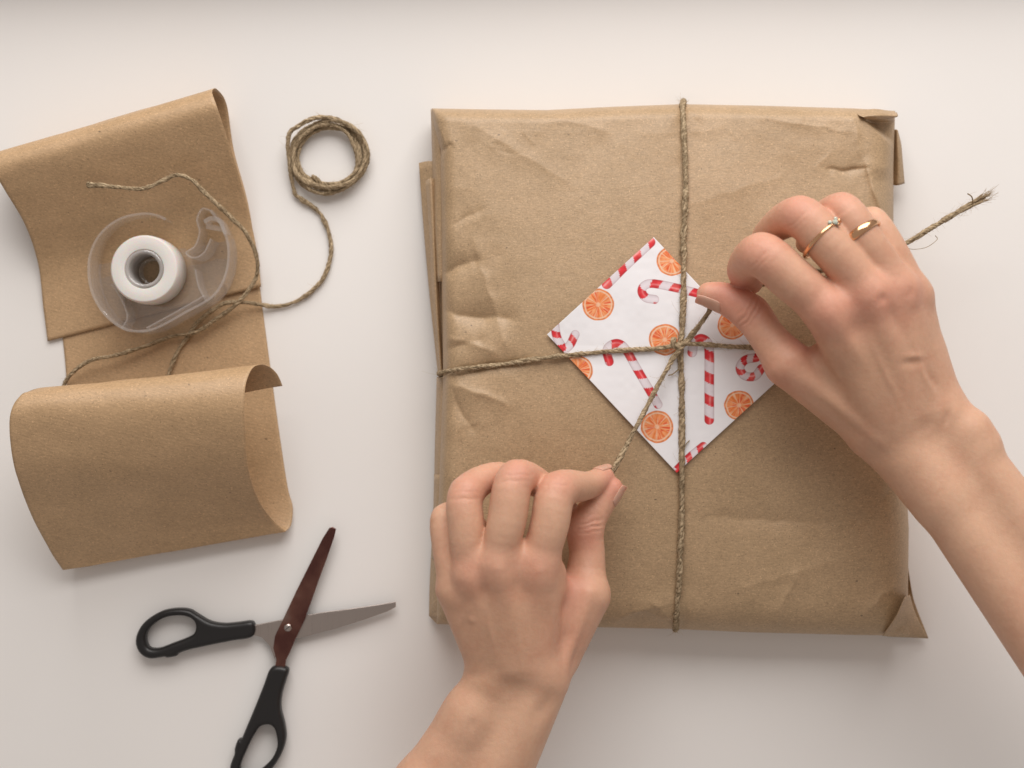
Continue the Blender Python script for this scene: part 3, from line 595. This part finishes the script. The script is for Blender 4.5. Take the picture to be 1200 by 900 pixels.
V, F = lathe([(.01, 8.3), (1.2, 8.25), (2.0, 8.0), (2.3, 7.5), (2.3, 6.9)], pv, 32); sw = obj('pivot_screw', V, F, M_SCREW, sciss)
V, F = [], [[0, 1, 2, 3], [4, 7, 6, 5], [0, 4, 5, 1], [1, 5, 6, 2], [2, 6, 7, 3], [3, 7, 4, 0]]
for zz in (8.2, 8.45):
    for x_, y_ in ((-1.7, -.22), (1.7, -.22), (1.7, .22), (-1.7, .22)): V.append((pv[0]+x_*.8-y_*.6, pv[1]+x_*.6+y_*.8, zz))
obj('screw_slot', V, F, simple('slot_dark', (.04, .03, .03), .6), sw, smooth=False)
# ------------------------------------------------------------------ hands: implicit surfaces (mm), contoured by surface nets
class Field:
    def __init__(s, lo, hi, h):
        s.lo = np.array(lo, np.float32); s.h = h; s.n = np.ceil((np.array(hi)-s.lo)/h).astype(int)+1
        s.ax = [s.lo[k]+h*np.arange(s.n[k], dtype=np.float32) for k in range(3)]
    def new(s): return np.full(s.n, 60., np.float32)
    def box(s, lo, hi, m):
        a = np.maximum(0, np.floor((lo-m-s.lo)/s.h).astype(int)); b = np.minimum(s.n, np.ceil((hi+m-s.lo)/s.h).astype(int)+1)
        return a, b
    def cone(s, D, p, q, r0, r1, k, m=14, sub=False, flat=None):
        """round cone p->q added to D with smooth union radius k"""
        p = np.asarray(p, np.float32); q = np.asarray(q, np.float32)
        R = max(r0, r1); a, b = s.box(np.minimum(p, q)-R, np.maximum(p, q)+R, m)
        if (b <= a).any(): return
        sl = tuple(slice(i, j) for i, j in zip(a, b))
        x = s.ax[0][a[0]:b[0]][:, None, None]-p[0]; y = s.ax[1][a[1]:b[1]][None, :, None]-p[1]; z = s.ax[2][a[2]:b[2]][None, None, :]-p[2]
        d = q-p; L2 = float(d@d)+1e-6
        t = np.clip((x*d[0]+y*d[1]+z*d[2])/L2, 0, 1)
        ex, ey, ez = x-t*d[0], y-t*d[1], z-t*d[2]
        v = np.sqrt(ex*ex+ey*ey+ez*ez)-(r0+(r1-r0)*t)
        o = D[sl]
        if sub:
            hh = np.clip(.5-.5*(o+v)/k, 0, 1); D[sl] = o*(1-hh)-v*hh+k*hh*(1-hh)
        else:
            hh = np.clip(.5+.5*(o-v)/k, 0, 1); D[sl] = o*(1-hh)+v*hh-k*hh*(1-hh)
def smin(a, b, k):
    h = np.clip(.5+.5*(a-b)/k, 0, 1); return a*(1-h)+b*h-k*h*(1-h)
def surface_nets(D, fld):
    S = D < 0; nx, ny, nz = D.shape
    c = np.zeros((nx-1, ny-1, nz-1), np.uint8)
    for i in (0, 1):
        for j in (0, 1):
            for k in (0, 1): c += S[i:nx-1+i, j:ny-1+j, k:nz-1+k]
    act = (c > 0) & (c < 8); ids = np.full(act.shape, -1, np.int32); I = np.argwhere(act); ids[act] = np.arange(len(I))
    acc = np.zeros((len(I), 3)); cnt = np.zeros(len(I))
    cor = [(i, j, k) for i in (0, 1) for j in (0, 1) for k in (0, 1)]
    val = {q: D[I[:, 0]+q[0], I[:, 1]+q[1], I[:, 2]+q[2]] for q in cor}
    for a in cor:
        for ax in range(3):
            if a[ax]: continue
            b = list(a); b[ax] = 1; b = tuple(b); va, vb = val[a], val[b]; m = (va < 0) != (vb < 0)
            t = np.where(m, va/(va-vb+1e-12), 0); p = np.tile(np.array(a, float), (len(I), 1)); p[:, ax] = t
            acc[m] += p[m]; cnt += m
    V = (I+acc/cnt[:, None])*fld.h+fld.lo
    Fs = []
    for ax in range(3):
        o1, o2 = [(1, 2), (2, 0), (0, 1)][ax]
        sl0 = [slice(None)]*3; sl1 = [slice(None)]*3; sl0[ax] = slice(0, -1); sl1[ax] = slice(1, None)
        A, B = S[tuple(sl0)], S[tuple(sl1)]; E = np.argwhere(A != B)
        E = E[(E[:, o1] > 0) & (E[:, o2] > 0) & (E[:, o1] < D.shape[o1]-1) & (E[:, o2] < D.shape[o2]-1)]
        def g(d1, d2):
            e = E.copy(); e[:, o1] += d1; e[:, o2] += d2; return ids[e[:, 0], e[:, 1], e[:, 2]]
        q = np.stack([g(-1, -1), g(0, -1), g(0, 0), g(-1, 0)], -1)
        ins = A[E[:, 0], E[:, 1], E[:, 2]]
        q[~ins] = q[~ins][:, ::-1]; Fs.append(q)
    F = np.concatenate(Fs); F = F[(F >= 0).all(1)]
    # taubin smoothing
    e = np.concatenate([F[:, [0, 1]], F[:, [1, 2]], F[:, [2, 3]], F[:, [3, 0]]]); e = np.concatenate([e, e[:, ::-1]])
    deg = np.bincount(e[:, 0], minlength=len(V)).astype(float)
    for lam in (.5, -.52, .5, -.52, .4):
        s = np.stack([np.bincount(e[:, 0], weights=V[e[:, 1], k], minlength=len(V)) for k in range(3)], -1)/np.maximum(deg, 1)[:, None]
        V = V+lam*(s-V)
    return V, F
def J(p): px, py, z, r = p; return W(px, py, z), r*mmpp(z)
def build_hand(name, spec, label):
    palm, fingers, tendons, dents, bumps = (spec[k] for k in ('palm', 'fingers', 'tendons', 'dents', 'bumps'))
    allp = [J(p) for seg in palm for p in seg]+[J(p) for f in fingers.values() for p in f]
    lo = np.min([c-r-4 for c, r in allp], 0); hi = np.max([c+r+4 for c, r in allp], 0)
    fld = Field(lo, hi, .85)
    P = fld.new()
    for a, b in palm:
        (pa, ra), (pb, rb) = J(a), J(b); fld.cone(P, pa, pb, ra, rb, 8.)
    tot = None
    for fn, f in fingers.items():
        D = fld.new(); js = [J(p) for p in f]
        Q = catmull(np.array([[*c, r] for c, r in js]), n=5)
        for i in range(len(Q)-1): fld.cone(D, Q[i, :3], Q[i+1, :3], Q[i, 3], Q[i+1, 3], .02)
        for q in spec['joints'][fn]:       # knuckles stand out a little on the back
            c, r = js[q]; fld.cone(D, c+np.array([0, 0, r*.05]), c+np.array([0, 0, r*.06]), r*.97, r*.97, 2.)
        full = smin(P, D, spec['k'].get(fn, 6.))
        tot = full if tot is None else smin(tot, full, 1.6)
    for a, b, k in bumps: (pa, ra), (pb, rb) = J(a), J(b); fld.cone(tot, pa, pb, ra, rb, k)
    for a, b in tendons: (pa, ra), (pb, rb) = J(a), J(b); fld.cone(tot, pa, pb, ra, rb, 3.5)
    V, F = surface_nets(tot, fld)
    # wrinkles: grooves in planes across a bone, on the side that faces the given direction
    e1 = V[F[:, 2]]-V[F[:, 0]]; e2 = V[F[:, 3]]-V[F[:, 1]]; fn_ = np.cross(e1, e2); Nn = np.zeros_like(V)
    for k in range(4):
        for c_ in range(3): Nn[:, c_] += np.bincount(F[:, k], weights=fn_[:, c_], minlength=len(V))
    Nn /= np.linalg.norm(Nn, axis=1)[:, None]+1e-9
    for c, ax, face, wd, dep, ext in spec['wrinkles']:
        cw = W(*c); ax = np.array(ax, float); ax /= np.linalg.norm(ax); face = np.array(face, float); face /= np.linalg.norm(face)
        rel = V-cw; lat = np.cross(ax, face)
        sx = rel@ax+.25*np.sin((rel@lat)*.9+c[0])+.04*(rel@lat)**2*.3; m = np.exp(-(sx/wd)**2)*np.exp(-((rel@lat)/ext)**4)*sm(.1, .5, Nn@face)*(np.linalg.norm(rel, axis=1) < ext*2.5)
        V = V-Nn*(dep*m)[:, None]
    for px, py, z, rx, ry, rot, dep in dents:
        c = W(px, py, z); ca_, sa_ = math.cos(math.radians(rot)), math.sin(math.radians(rot)); d = V-c; mp = mmpp(z)
        a_ = (d[:, 0]*ca_+d[:, 1]*sa_)/(rx*mp); b_ = (-d[:, 0]*sa_+d[:, 1]*ca_)/(ry*mp)
        g = np.exp(-a_*a_-b_*b_)*sm(.0, .6, Nn[:, 2]); V = V-Nn*(dep*g)[:, None]
    # tint
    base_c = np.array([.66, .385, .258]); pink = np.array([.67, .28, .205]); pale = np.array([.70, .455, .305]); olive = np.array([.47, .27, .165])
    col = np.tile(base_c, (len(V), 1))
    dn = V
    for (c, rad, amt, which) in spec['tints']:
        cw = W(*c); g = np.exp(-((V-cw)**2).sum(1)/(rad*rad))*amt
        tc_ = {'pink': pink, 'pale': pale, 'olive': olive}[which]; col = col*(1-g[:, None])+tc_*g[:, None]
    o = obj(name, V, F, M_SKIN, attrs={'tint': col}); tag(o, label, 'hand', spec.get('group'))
    return o
def fingernail(parent, tip, prev, face, ln=10.5, half=.95, lift=.3):
    from mathutils.bvhtree import BVHTree
    me = parent.data; bvh = BVHTree.FromPolygons([v.co*1000 for v in me.vertices], [p.vertices[:] for p in me.polygons])
    (pt, rt), (pp, rp) = J(tip), J(prev); ax = pt-pp; ax /= np.linalg.norm(ax)
    face = np.array(face, float); face -= ax*(face@ax); face /= np.linalg.norm(face); lat = np.cross(ax, face)
    nu_, nv_ = 26, 24; V = []
    for i in range(nu_):
        uu = i/(nu_-1)
        for j in range(nv_):
            vv = -1+2*j/(nv_-1); w_ = half*(1-.12*(1-uu)**3)*(1-.18*max(0, uu-.75)**1.0*abs(vv))
            s_ = rt*.80-ln*(1-uu)+(1-vv*vv)*(1.3*uu-2.2*(1-uu))*.6
            a = vv*w_; over = max(0., s_-rt*.35); o_ = pt+ax*min(s_, rt*.35)
            d = face*math.cos(a)+lat*math.sin(a); h = bvh.ray_cast(Vector(o_), Vector(d))
            r = (Vector(o_)-h[0]).length if h[0] is not None and h[3] < 14 else rt
            e = lift*(1-abs(vv)**5*1.5)*min(1, uu*7+.0)-.12*(1-min(1, uu*9))
            V.append(o_+d*(r+e-over*over*.035)+ax*over)
    V = np.array(V); G_ = V.reshape(nu_, nv_, 3)
    for _ in range(2): G_[1:-1, 1:-1] = .5*G_[1:-1, 1:-1]+.125*(G_[2:, 1:-1]+G_[:-2, 1:-1]+G_[1:-1, 2:]+G_[1:-1, :-2])
    o = obj('fingernail', V, grid_faces(nu_, nv_), M_NAIL, parent)
    md = o.modifiers.new('thickness', 'SOLIDIFY'); md.thickness = .35*MM; md.offset = -1
    return o
# ---- left hand (at the bottom)
LH = dict(
 palm=[((630, 772, 91, 25), (631, 664, 101, 23)), ((612, 772, 94, 24), (583, 661, 105, 21)), ((592, 776, 92, 23), (551, 673, 101, 18.5)), ((572, 782, 87, 21), (530, 691, 94, 17)),
       ((608, 775, 72, 34), (610, 690, 76, 34)), ((580, 770, 70, 27), (560, 705, 74, 27)), ((650, 765, 76, 30), (684, 696, 75, 25)), ((640, 740, 78, 30), (655, 700, 80, 22)),
       ((574, 806, 86, 31), (502, 930, 82, 42)), ((633, 797, 87, 32), (562, 940, 82, 44)), ((606, 800, 76, 34), (545, 940, 74, 44)), ((550, 838, 86, 24), (546, 846, 85, 24)), ((660, 735, 76, 25), (688, 698, 78, 22)),
       ((502, 930, 82, 42), (465, 1000, 82, 46)), ((562, 940, 82, 44), (524, 1010, 82, 48))],
 fingers=dict(
  thumb=[(685, 692, 74, 26), (688, 650, 70, 21), (686, 617, 69, 22), (703, 590, 67, 17.5), (716, 573, 66.5, 14.5)],
  index=[(631, 662, 101, 21), (644, 615, 104, 23), (654, 575, 99, 22.5), (688, 569, 77, 16.5), (707, 559, 67, 13)],
  middle=[(583, 658, 105, 20), (594, 610, 108, 23), (605, 561, 103, 22), (640, 571, 82, 15.5), (662, 590, 69, 13)],
  ring=[(550, 671, 101, 18.5), (547, 622, 103, 21.5), (547, 578, 99, 20.5), (585, 556, 84, 15), (612, 572, 70, 12.5)],
  little=[(533, 690, 95, 18), (524, 645, 94, 17), (521, 607, 90, 15.5), (545, 602, 75, 12), (562, 618, 66, 11)]),
 k=dict(thumb=4.5, index=7., middle=7., ring=7., little=6.), joints=dict(thumb=[2], index=[2], middle=[2], ring=[2], little=[2]),
 tendons=[((632, 668, 109.5, 5), (624, 770, 97, 4)), ((584, 666, 113, 5), (608, 770, 98, 4)), ((551, 678, 108, 4.5), (596, 775, 95.5, 4)), ((690, 695, 87, 6), (655, 790, 91, 6))],
 bumps=[((632, 662, 103.5, 15), (631, 674, 103, 16), 6.), ((582, 661, 107.5, 13), (584, 672, 107, 14), 6.), ((550, 673, 104, 12), (552, 682, 103, 12), 6.), ((646, 672, 92, 17), (644, 684, 92, 18), 8.), ((534, 690, 97, 11), (536, 696, 97, 11), 6.), ((552, 835, 90, 22), (548, 845, 89, 22), 9.), ((607, 658, 100, 19), (607, 666, 100, 19), 9.), ((566, 662, 100, 16), (566, 670, 100, 16), 9.)],
 dents=[(640, 828, 100, 22, 11, 52, 1.6), (556, 792, 98, 12, 7, 20, .8), (608, 684, 108, 9, 18, 0, 1.0), (567, 692, 107, 7, 15, 0, .9), (662, 748, 90, 14, 10, 60, 1.0), (554, 846, 98, 5, 8, -20, .5), (545, 720, 95, 14, 4, 65, -.35), (575, 735, 98, 20, 3, 100, -.4), (553, 724, 98, 5, 4, 0, -.5), (610, 760, 98, 24, 3.5, 95, -.35), (640, 720, 98, 20, 8, 95, .6)],
 wrinkles=[((688, 612, 76), (-.25, 1, 0), (.55, .1, .8), .55, .75, 7), ((690, 617, 76), (-.15, 1, 0), (.55, .1, .8), .5, .8, 7), ((688, 622, 76), (-.1, 1, .1), (.5, .1, .8), .45, .5, 7), ((686, 606, 80), (-.35, 1, 0), (.5, .1, .8), .4, .35, 6),
           ((606, 556, 112), (0, 1, 0), (0, .3, 1), .5, .25, 7), ((605, 563, 112), (0, 1, 0), (0, .2, 1), .5, .25, 7), ((652, 568, 108), (0, 1, 0), (0, .2, 1), .5, .22, 7), ((546, 584, 108), (0, 1, 0), (0, .1, 1), .45, .28, 7), ((548, 576, 108), (0, 1, 0), (0, .1, 1), .45, .2, 7)],
 tints=[((720, 570, 70), 9, .75, 'pink'), ((710, 556, 70), 8, .35, 'pink'), ((605, 552, 110), 11, .55, 'pink'), ((653, 566, 106), 11, .5, 'pink'), ((543, 572, 106), 11, .45, 'pink'), ((515, 595, 98), 9, .35, 'pale'),
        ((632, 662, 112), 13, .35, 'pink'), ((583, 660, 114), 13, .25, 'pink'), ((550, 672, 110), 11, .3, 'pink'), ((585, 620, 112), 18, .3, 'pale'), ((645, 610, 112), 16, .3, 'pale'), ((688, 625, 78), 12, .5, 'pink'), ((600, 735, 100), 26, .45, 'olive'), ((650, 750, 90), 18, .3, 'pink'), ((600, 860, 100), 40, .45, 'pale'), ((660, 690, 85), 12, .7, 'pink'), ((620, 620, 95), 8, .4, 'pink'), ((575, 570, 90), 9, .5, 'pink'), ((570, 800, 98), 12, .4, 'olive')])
lh = build_hand('hand', LH, 'left hand at the lower edge of the parcel, thumb and forefinger pinching the string end')
fingernail(lh, LH['fingers']['thumb'][-1], LH['fingers']['thumb'][-2], (.86, -.45, .22), ln=10, half=.85)
fingernail(lh, LH['fingers']['index'][-1], LH['fingers']['index'][-2], (-.2, 1, .15), ln=8, half=.75)
# ---- right hand
ax_f = np.array([.578, .816]); pf = np.array([.816, -.578]); wc_ = np.array([1088., 514])
def fa(t, o, z, r): p = wc_+ax_f*t+pf*o; return (p[0], p[1], z, r)
RH = dict(
 palm=[((1035, 492, 92, 30), (972, 366, 109, 26)), ((1058, 482, 96, 28), (1021, 346, 112, 25)), ((1078, 474, 94, 26), (1052, 340, 108, 22)), ((1094, 470, 88, 23), (1070, 348, 99, 20)),
       ((1050, 480, 78, 36), (1010, 385, 84, 32)), ((1080, 470, 76, 30), (1055, 385, 82, 27)), ((1020, 495, 82, 32), (925, 428, 88, 25)), ((1040, 470, 80, 34), (975, 420, 88, 22)),
       (fa(-8, 28, 92, 29), fa(340, 36, 104, 37)), (fa(-8, -26, 92, 31), fa(340, -31, 104, 38)), (fa(-10, 0, 84, 35), fa(340, 0, 96, 44)),
       ((1100, 480, 90, 26), (1075, 420, 90, 26))],
 fingers=dict(
  thumb=[(922, 424, 88, 27), (899, 394, 84, 21.5), (879, 367, 79, 22), (850, 350, 72.5, 18.5), (831, 345, 71, 14.5)],
  index=[(971, 364, 109, 26), (928, 327, 110, 26.5), (892, 299, 105, 26), (870, 317, 82, 18), (880, 331, 70, 14)],
  middle=[(1020, 344, 112, 24), (972, 288, 114, 25), (937, 254, 108, 24), (900, 273, 85, 16.5), (893, 293, 72, 13)],
  ring=[(1052, 338, 108, 21.5), (1012, 280, 112, 22), (986, 247, 107, 21), (955, 262, 84, 15), (945, 285, 70, 12.5)],
  little=[(1070, 346, 99, 20), (1044, 292, 102, 18), (1022, 259, 98, 16), (1003, 270, 80, 12.5), (990, 290, 68, 11)]),
 k=dict(thumb=4.5, index=7., middle=7., ring=7., little=6.), joints=dict(thumb=[2], index=[2], middle=[2], ring=[2], little=[2]),
 tendons=[((972, 368, 118, 6), (1045, 478, 103, 4.5)), ((1021, 350, 120, 5.5), (1066, 470, 106, 5)), ((1052, 345, 115.5, 5), (1082, 462, 105, 4.5)), ((1066, 352, 106, 4.5), (1092, 462, 98.5, 4)), ((930, 432, 95, 7), (1050, 528, 99, 6))],
 bumps=[((971, 364, 112, 20), (978, 373, 111.5, 20), 6.), ((1021, 346, 115, 16), (1026, 354, 114.5, 16), 6.), ((1054, 342, 111, 14), (1057, 348, 111, 14), 6.), ((1068, 342, 101.5, 16), (1070, 347, 101.5, 16), 6.), ((1000, 350, 108, 20), (1004, 356, 108, 20), 9.), ((1140, 503, 97, 21), (1150, 518, 97, 20), 8.), ((1028, 512, 84, 28), fa(60, -28, 92, 33), 9.)],
 dents=[(1003, 385, 114, 12, 22, 30, 1.5), (1028, 352, 114, 6, 6, 0, .8), (1046, 378, 112, 7, 20, 25, 1.2), (1063, 425, 106, 12, 5, 5, .8), (1066, 418, 106, 12, 4, 0, -.6), (1089, 446, 102, 4.5, 12, 30, .9), (1080, 446, 102, 3.5, 13, 30, -.5), (1107, 490, 103, 5, 10, -15, .8), (995, 440, 108, 26, 28, 0, 1.4), (1038, 535, 104, 30, 12, 40, .9), (1035, 440, 108, 3.5, 36, 28, -.5), (1075, 430, 106, 3, 34, 18, -.4), (1060, 345, 108, 4, 8, 0, .6)],
 wrinkles=[((876, 366, 90), (.75, -.45, 0), (-.3, -.2, .9), .6, .8, 7.5), ((881, 369, 90), (.75, -.45, 0), (-.3, -.2, .9), .5, .85, 7.5), ((886, 371, 90), (.75, -.5, 0), (-.3, -.2, .9), .5, .5, 7), ((871, 362, 90), (.7, -.5, 0), (-.3, -.2, .9), .45, .35, 6),
           ((893, 300, 115), (.75, -.6, 0), (0, 0, 1), .5, .25, 8), ((897, 304, 115), (.75, -.6, 0), (0, 0, 1), .5, .2, 8), ((938, 255, 118), (.7, -.7, 0), (0, 0, 1), .5, .25, 8), ((942, 259, 118), (.7, -.7, 0), (0, 0, 1), .5, .2, 8), ((987, 249, 115), (.6, -.8, 0), (0, 0, 1), .5, .2, 8)],
 tints=[((850, 345, 78), 14, .7, 'pink'), ((878, 365, 84), 14, .6, 'pink'), ((890, 296, 112), 13, .55, 'pink'), ((865, 320, 84), 10, .6, 'pink'), ((934, 246, 114), 12, .6, 'pink'), ((985, 238, 112), 10, .45, 'pink'), ((1018, 248, 100), 9, .4, 'pale'),
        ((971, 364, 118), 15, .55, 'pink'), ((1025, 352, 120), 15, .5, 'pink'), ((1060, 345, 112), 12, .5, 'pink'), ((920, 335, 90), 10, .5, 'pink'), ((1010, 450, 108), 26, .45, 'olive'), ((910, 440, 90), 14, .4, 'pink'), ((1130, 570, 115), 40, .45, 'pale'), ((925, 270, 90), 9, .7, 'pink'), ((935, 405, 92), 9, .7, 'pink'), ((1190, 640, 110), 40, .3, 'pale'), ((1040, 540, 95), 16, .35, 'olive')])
rh = build_hand('hand', RH, 'right hand wearing two gold rings, holding the string right of the card')
fingernail(rh, RH['fingers']['thumb'][-1], RH['fingers']['thumb'][-2], (-.25, -.84, .48), ln=12, half=.72)
fingernail(rh, RH['fingers']['index'][-1], RH['fingers']['index'][-2], (-.9, .3, .2), ln=9, half=.85)
# ------------------------------------------------------------------ rings
def ring_band(c, ax, face, r, wd, th, taper=0, name='band', parent=None, n=72):
    ax = np.array(ax, float); ax /= np.linalg.norm(ax); face = np.array(face, float); face -= ax*(face@ax); face /= np.linalg.norm(face); lat = np.cross(ax, face)
    V = []; m = 10
    for i in range(n):
        a = 2*math.pi*i/n; rd = face*math.cos(a)+lat*math.sin(a); g = (math.cos(a)*.5+.5)**3*taper
        for j in range(m):
            b = 2*math.pi*j/m; V.append(c+rd*(r+(th*(1+.5*g))*math.cos(b)*.5+th*.3)+ax*(wd*(1+g)*.5*math.sin(b)))
    F = grid_faces(n, m, True).tolist(); k = (n-1)*m
    F += [[k+j, j, (j+1) % m, k+(j+1) % m] for j in range(m)]
    return obj(name, V, F, M_GOLD, parent), ax, face, lat
fm = RH['fingers']['middle']; a_, b_ = J(fm[1]), J(fm[2])
tt = .22; rc = a_[0]*(1-tt)+b_[0]*tt; rr = (a_[1]*(1-tt)+b_[1]*tt)+1.0
gr = empty('gold_ring'); tag(gr, 'thin gold ring set with tiny pale stones, on the middle finger of the right hand', 'ring')
axm = b_[0]-a_[0]; rc = rc-np.array([0, 0, .5])
_, ax1, f1, l1 = ring_band(rc, axm, (.45, .35, .82), rr, 2.1, 1.7, 0, 'band', gr)
M_GEM = simple('pale_stone', (.55, .60, .50), .08, .9)
for k, (da, dx, rad) in enumerate([(0, 0, 1.6), (.19, 1.6, 1.1), (-.2, 1.4, 1.15), (.05, -1.8, 1.0), (.32, 0, 1.0)]):
    rd = f1*math.cos(da)+l1*math.sin(da); c = rc+rd*(rr+1.4)+ax1*dx
    pr = [(.01, -rad), (rad*.6, -rad*.5), (rad, .1*rad), (rad*.85, rad*.4), (rad*.5, rad*.75), (.01, rad*.8)]
    V, F = lathe(pr, (0, 0), 8); M3 = np.stack([ax1, np.cross(rd, ax1), rd], 0); obj('stone', V@M3+c, F, M_GEM if k < 3 else M_GOLD, gr, smooth=False)
fr_ = RH['fingers']['ring']; a_, b_ = J(fr_[1]), J(fr_[2]); tt = .12
rc2 = a_[0]*(1-tt)+b_[0]*tt-np.array([0, 0, .5]); rr2 = (a_[1]*(1-tt)+b_[1]*tt)+.9
g2 = empty('gold_ring'); tag(g2, 'plain polished gold ring widening at the top, on the ring finger of the right hand', 'ring')
ring_band(rc2, b_[0]-a_[0], (-.35, .1, 1), rr2, 2.2, 1.5, 1.1, 'band', g2)
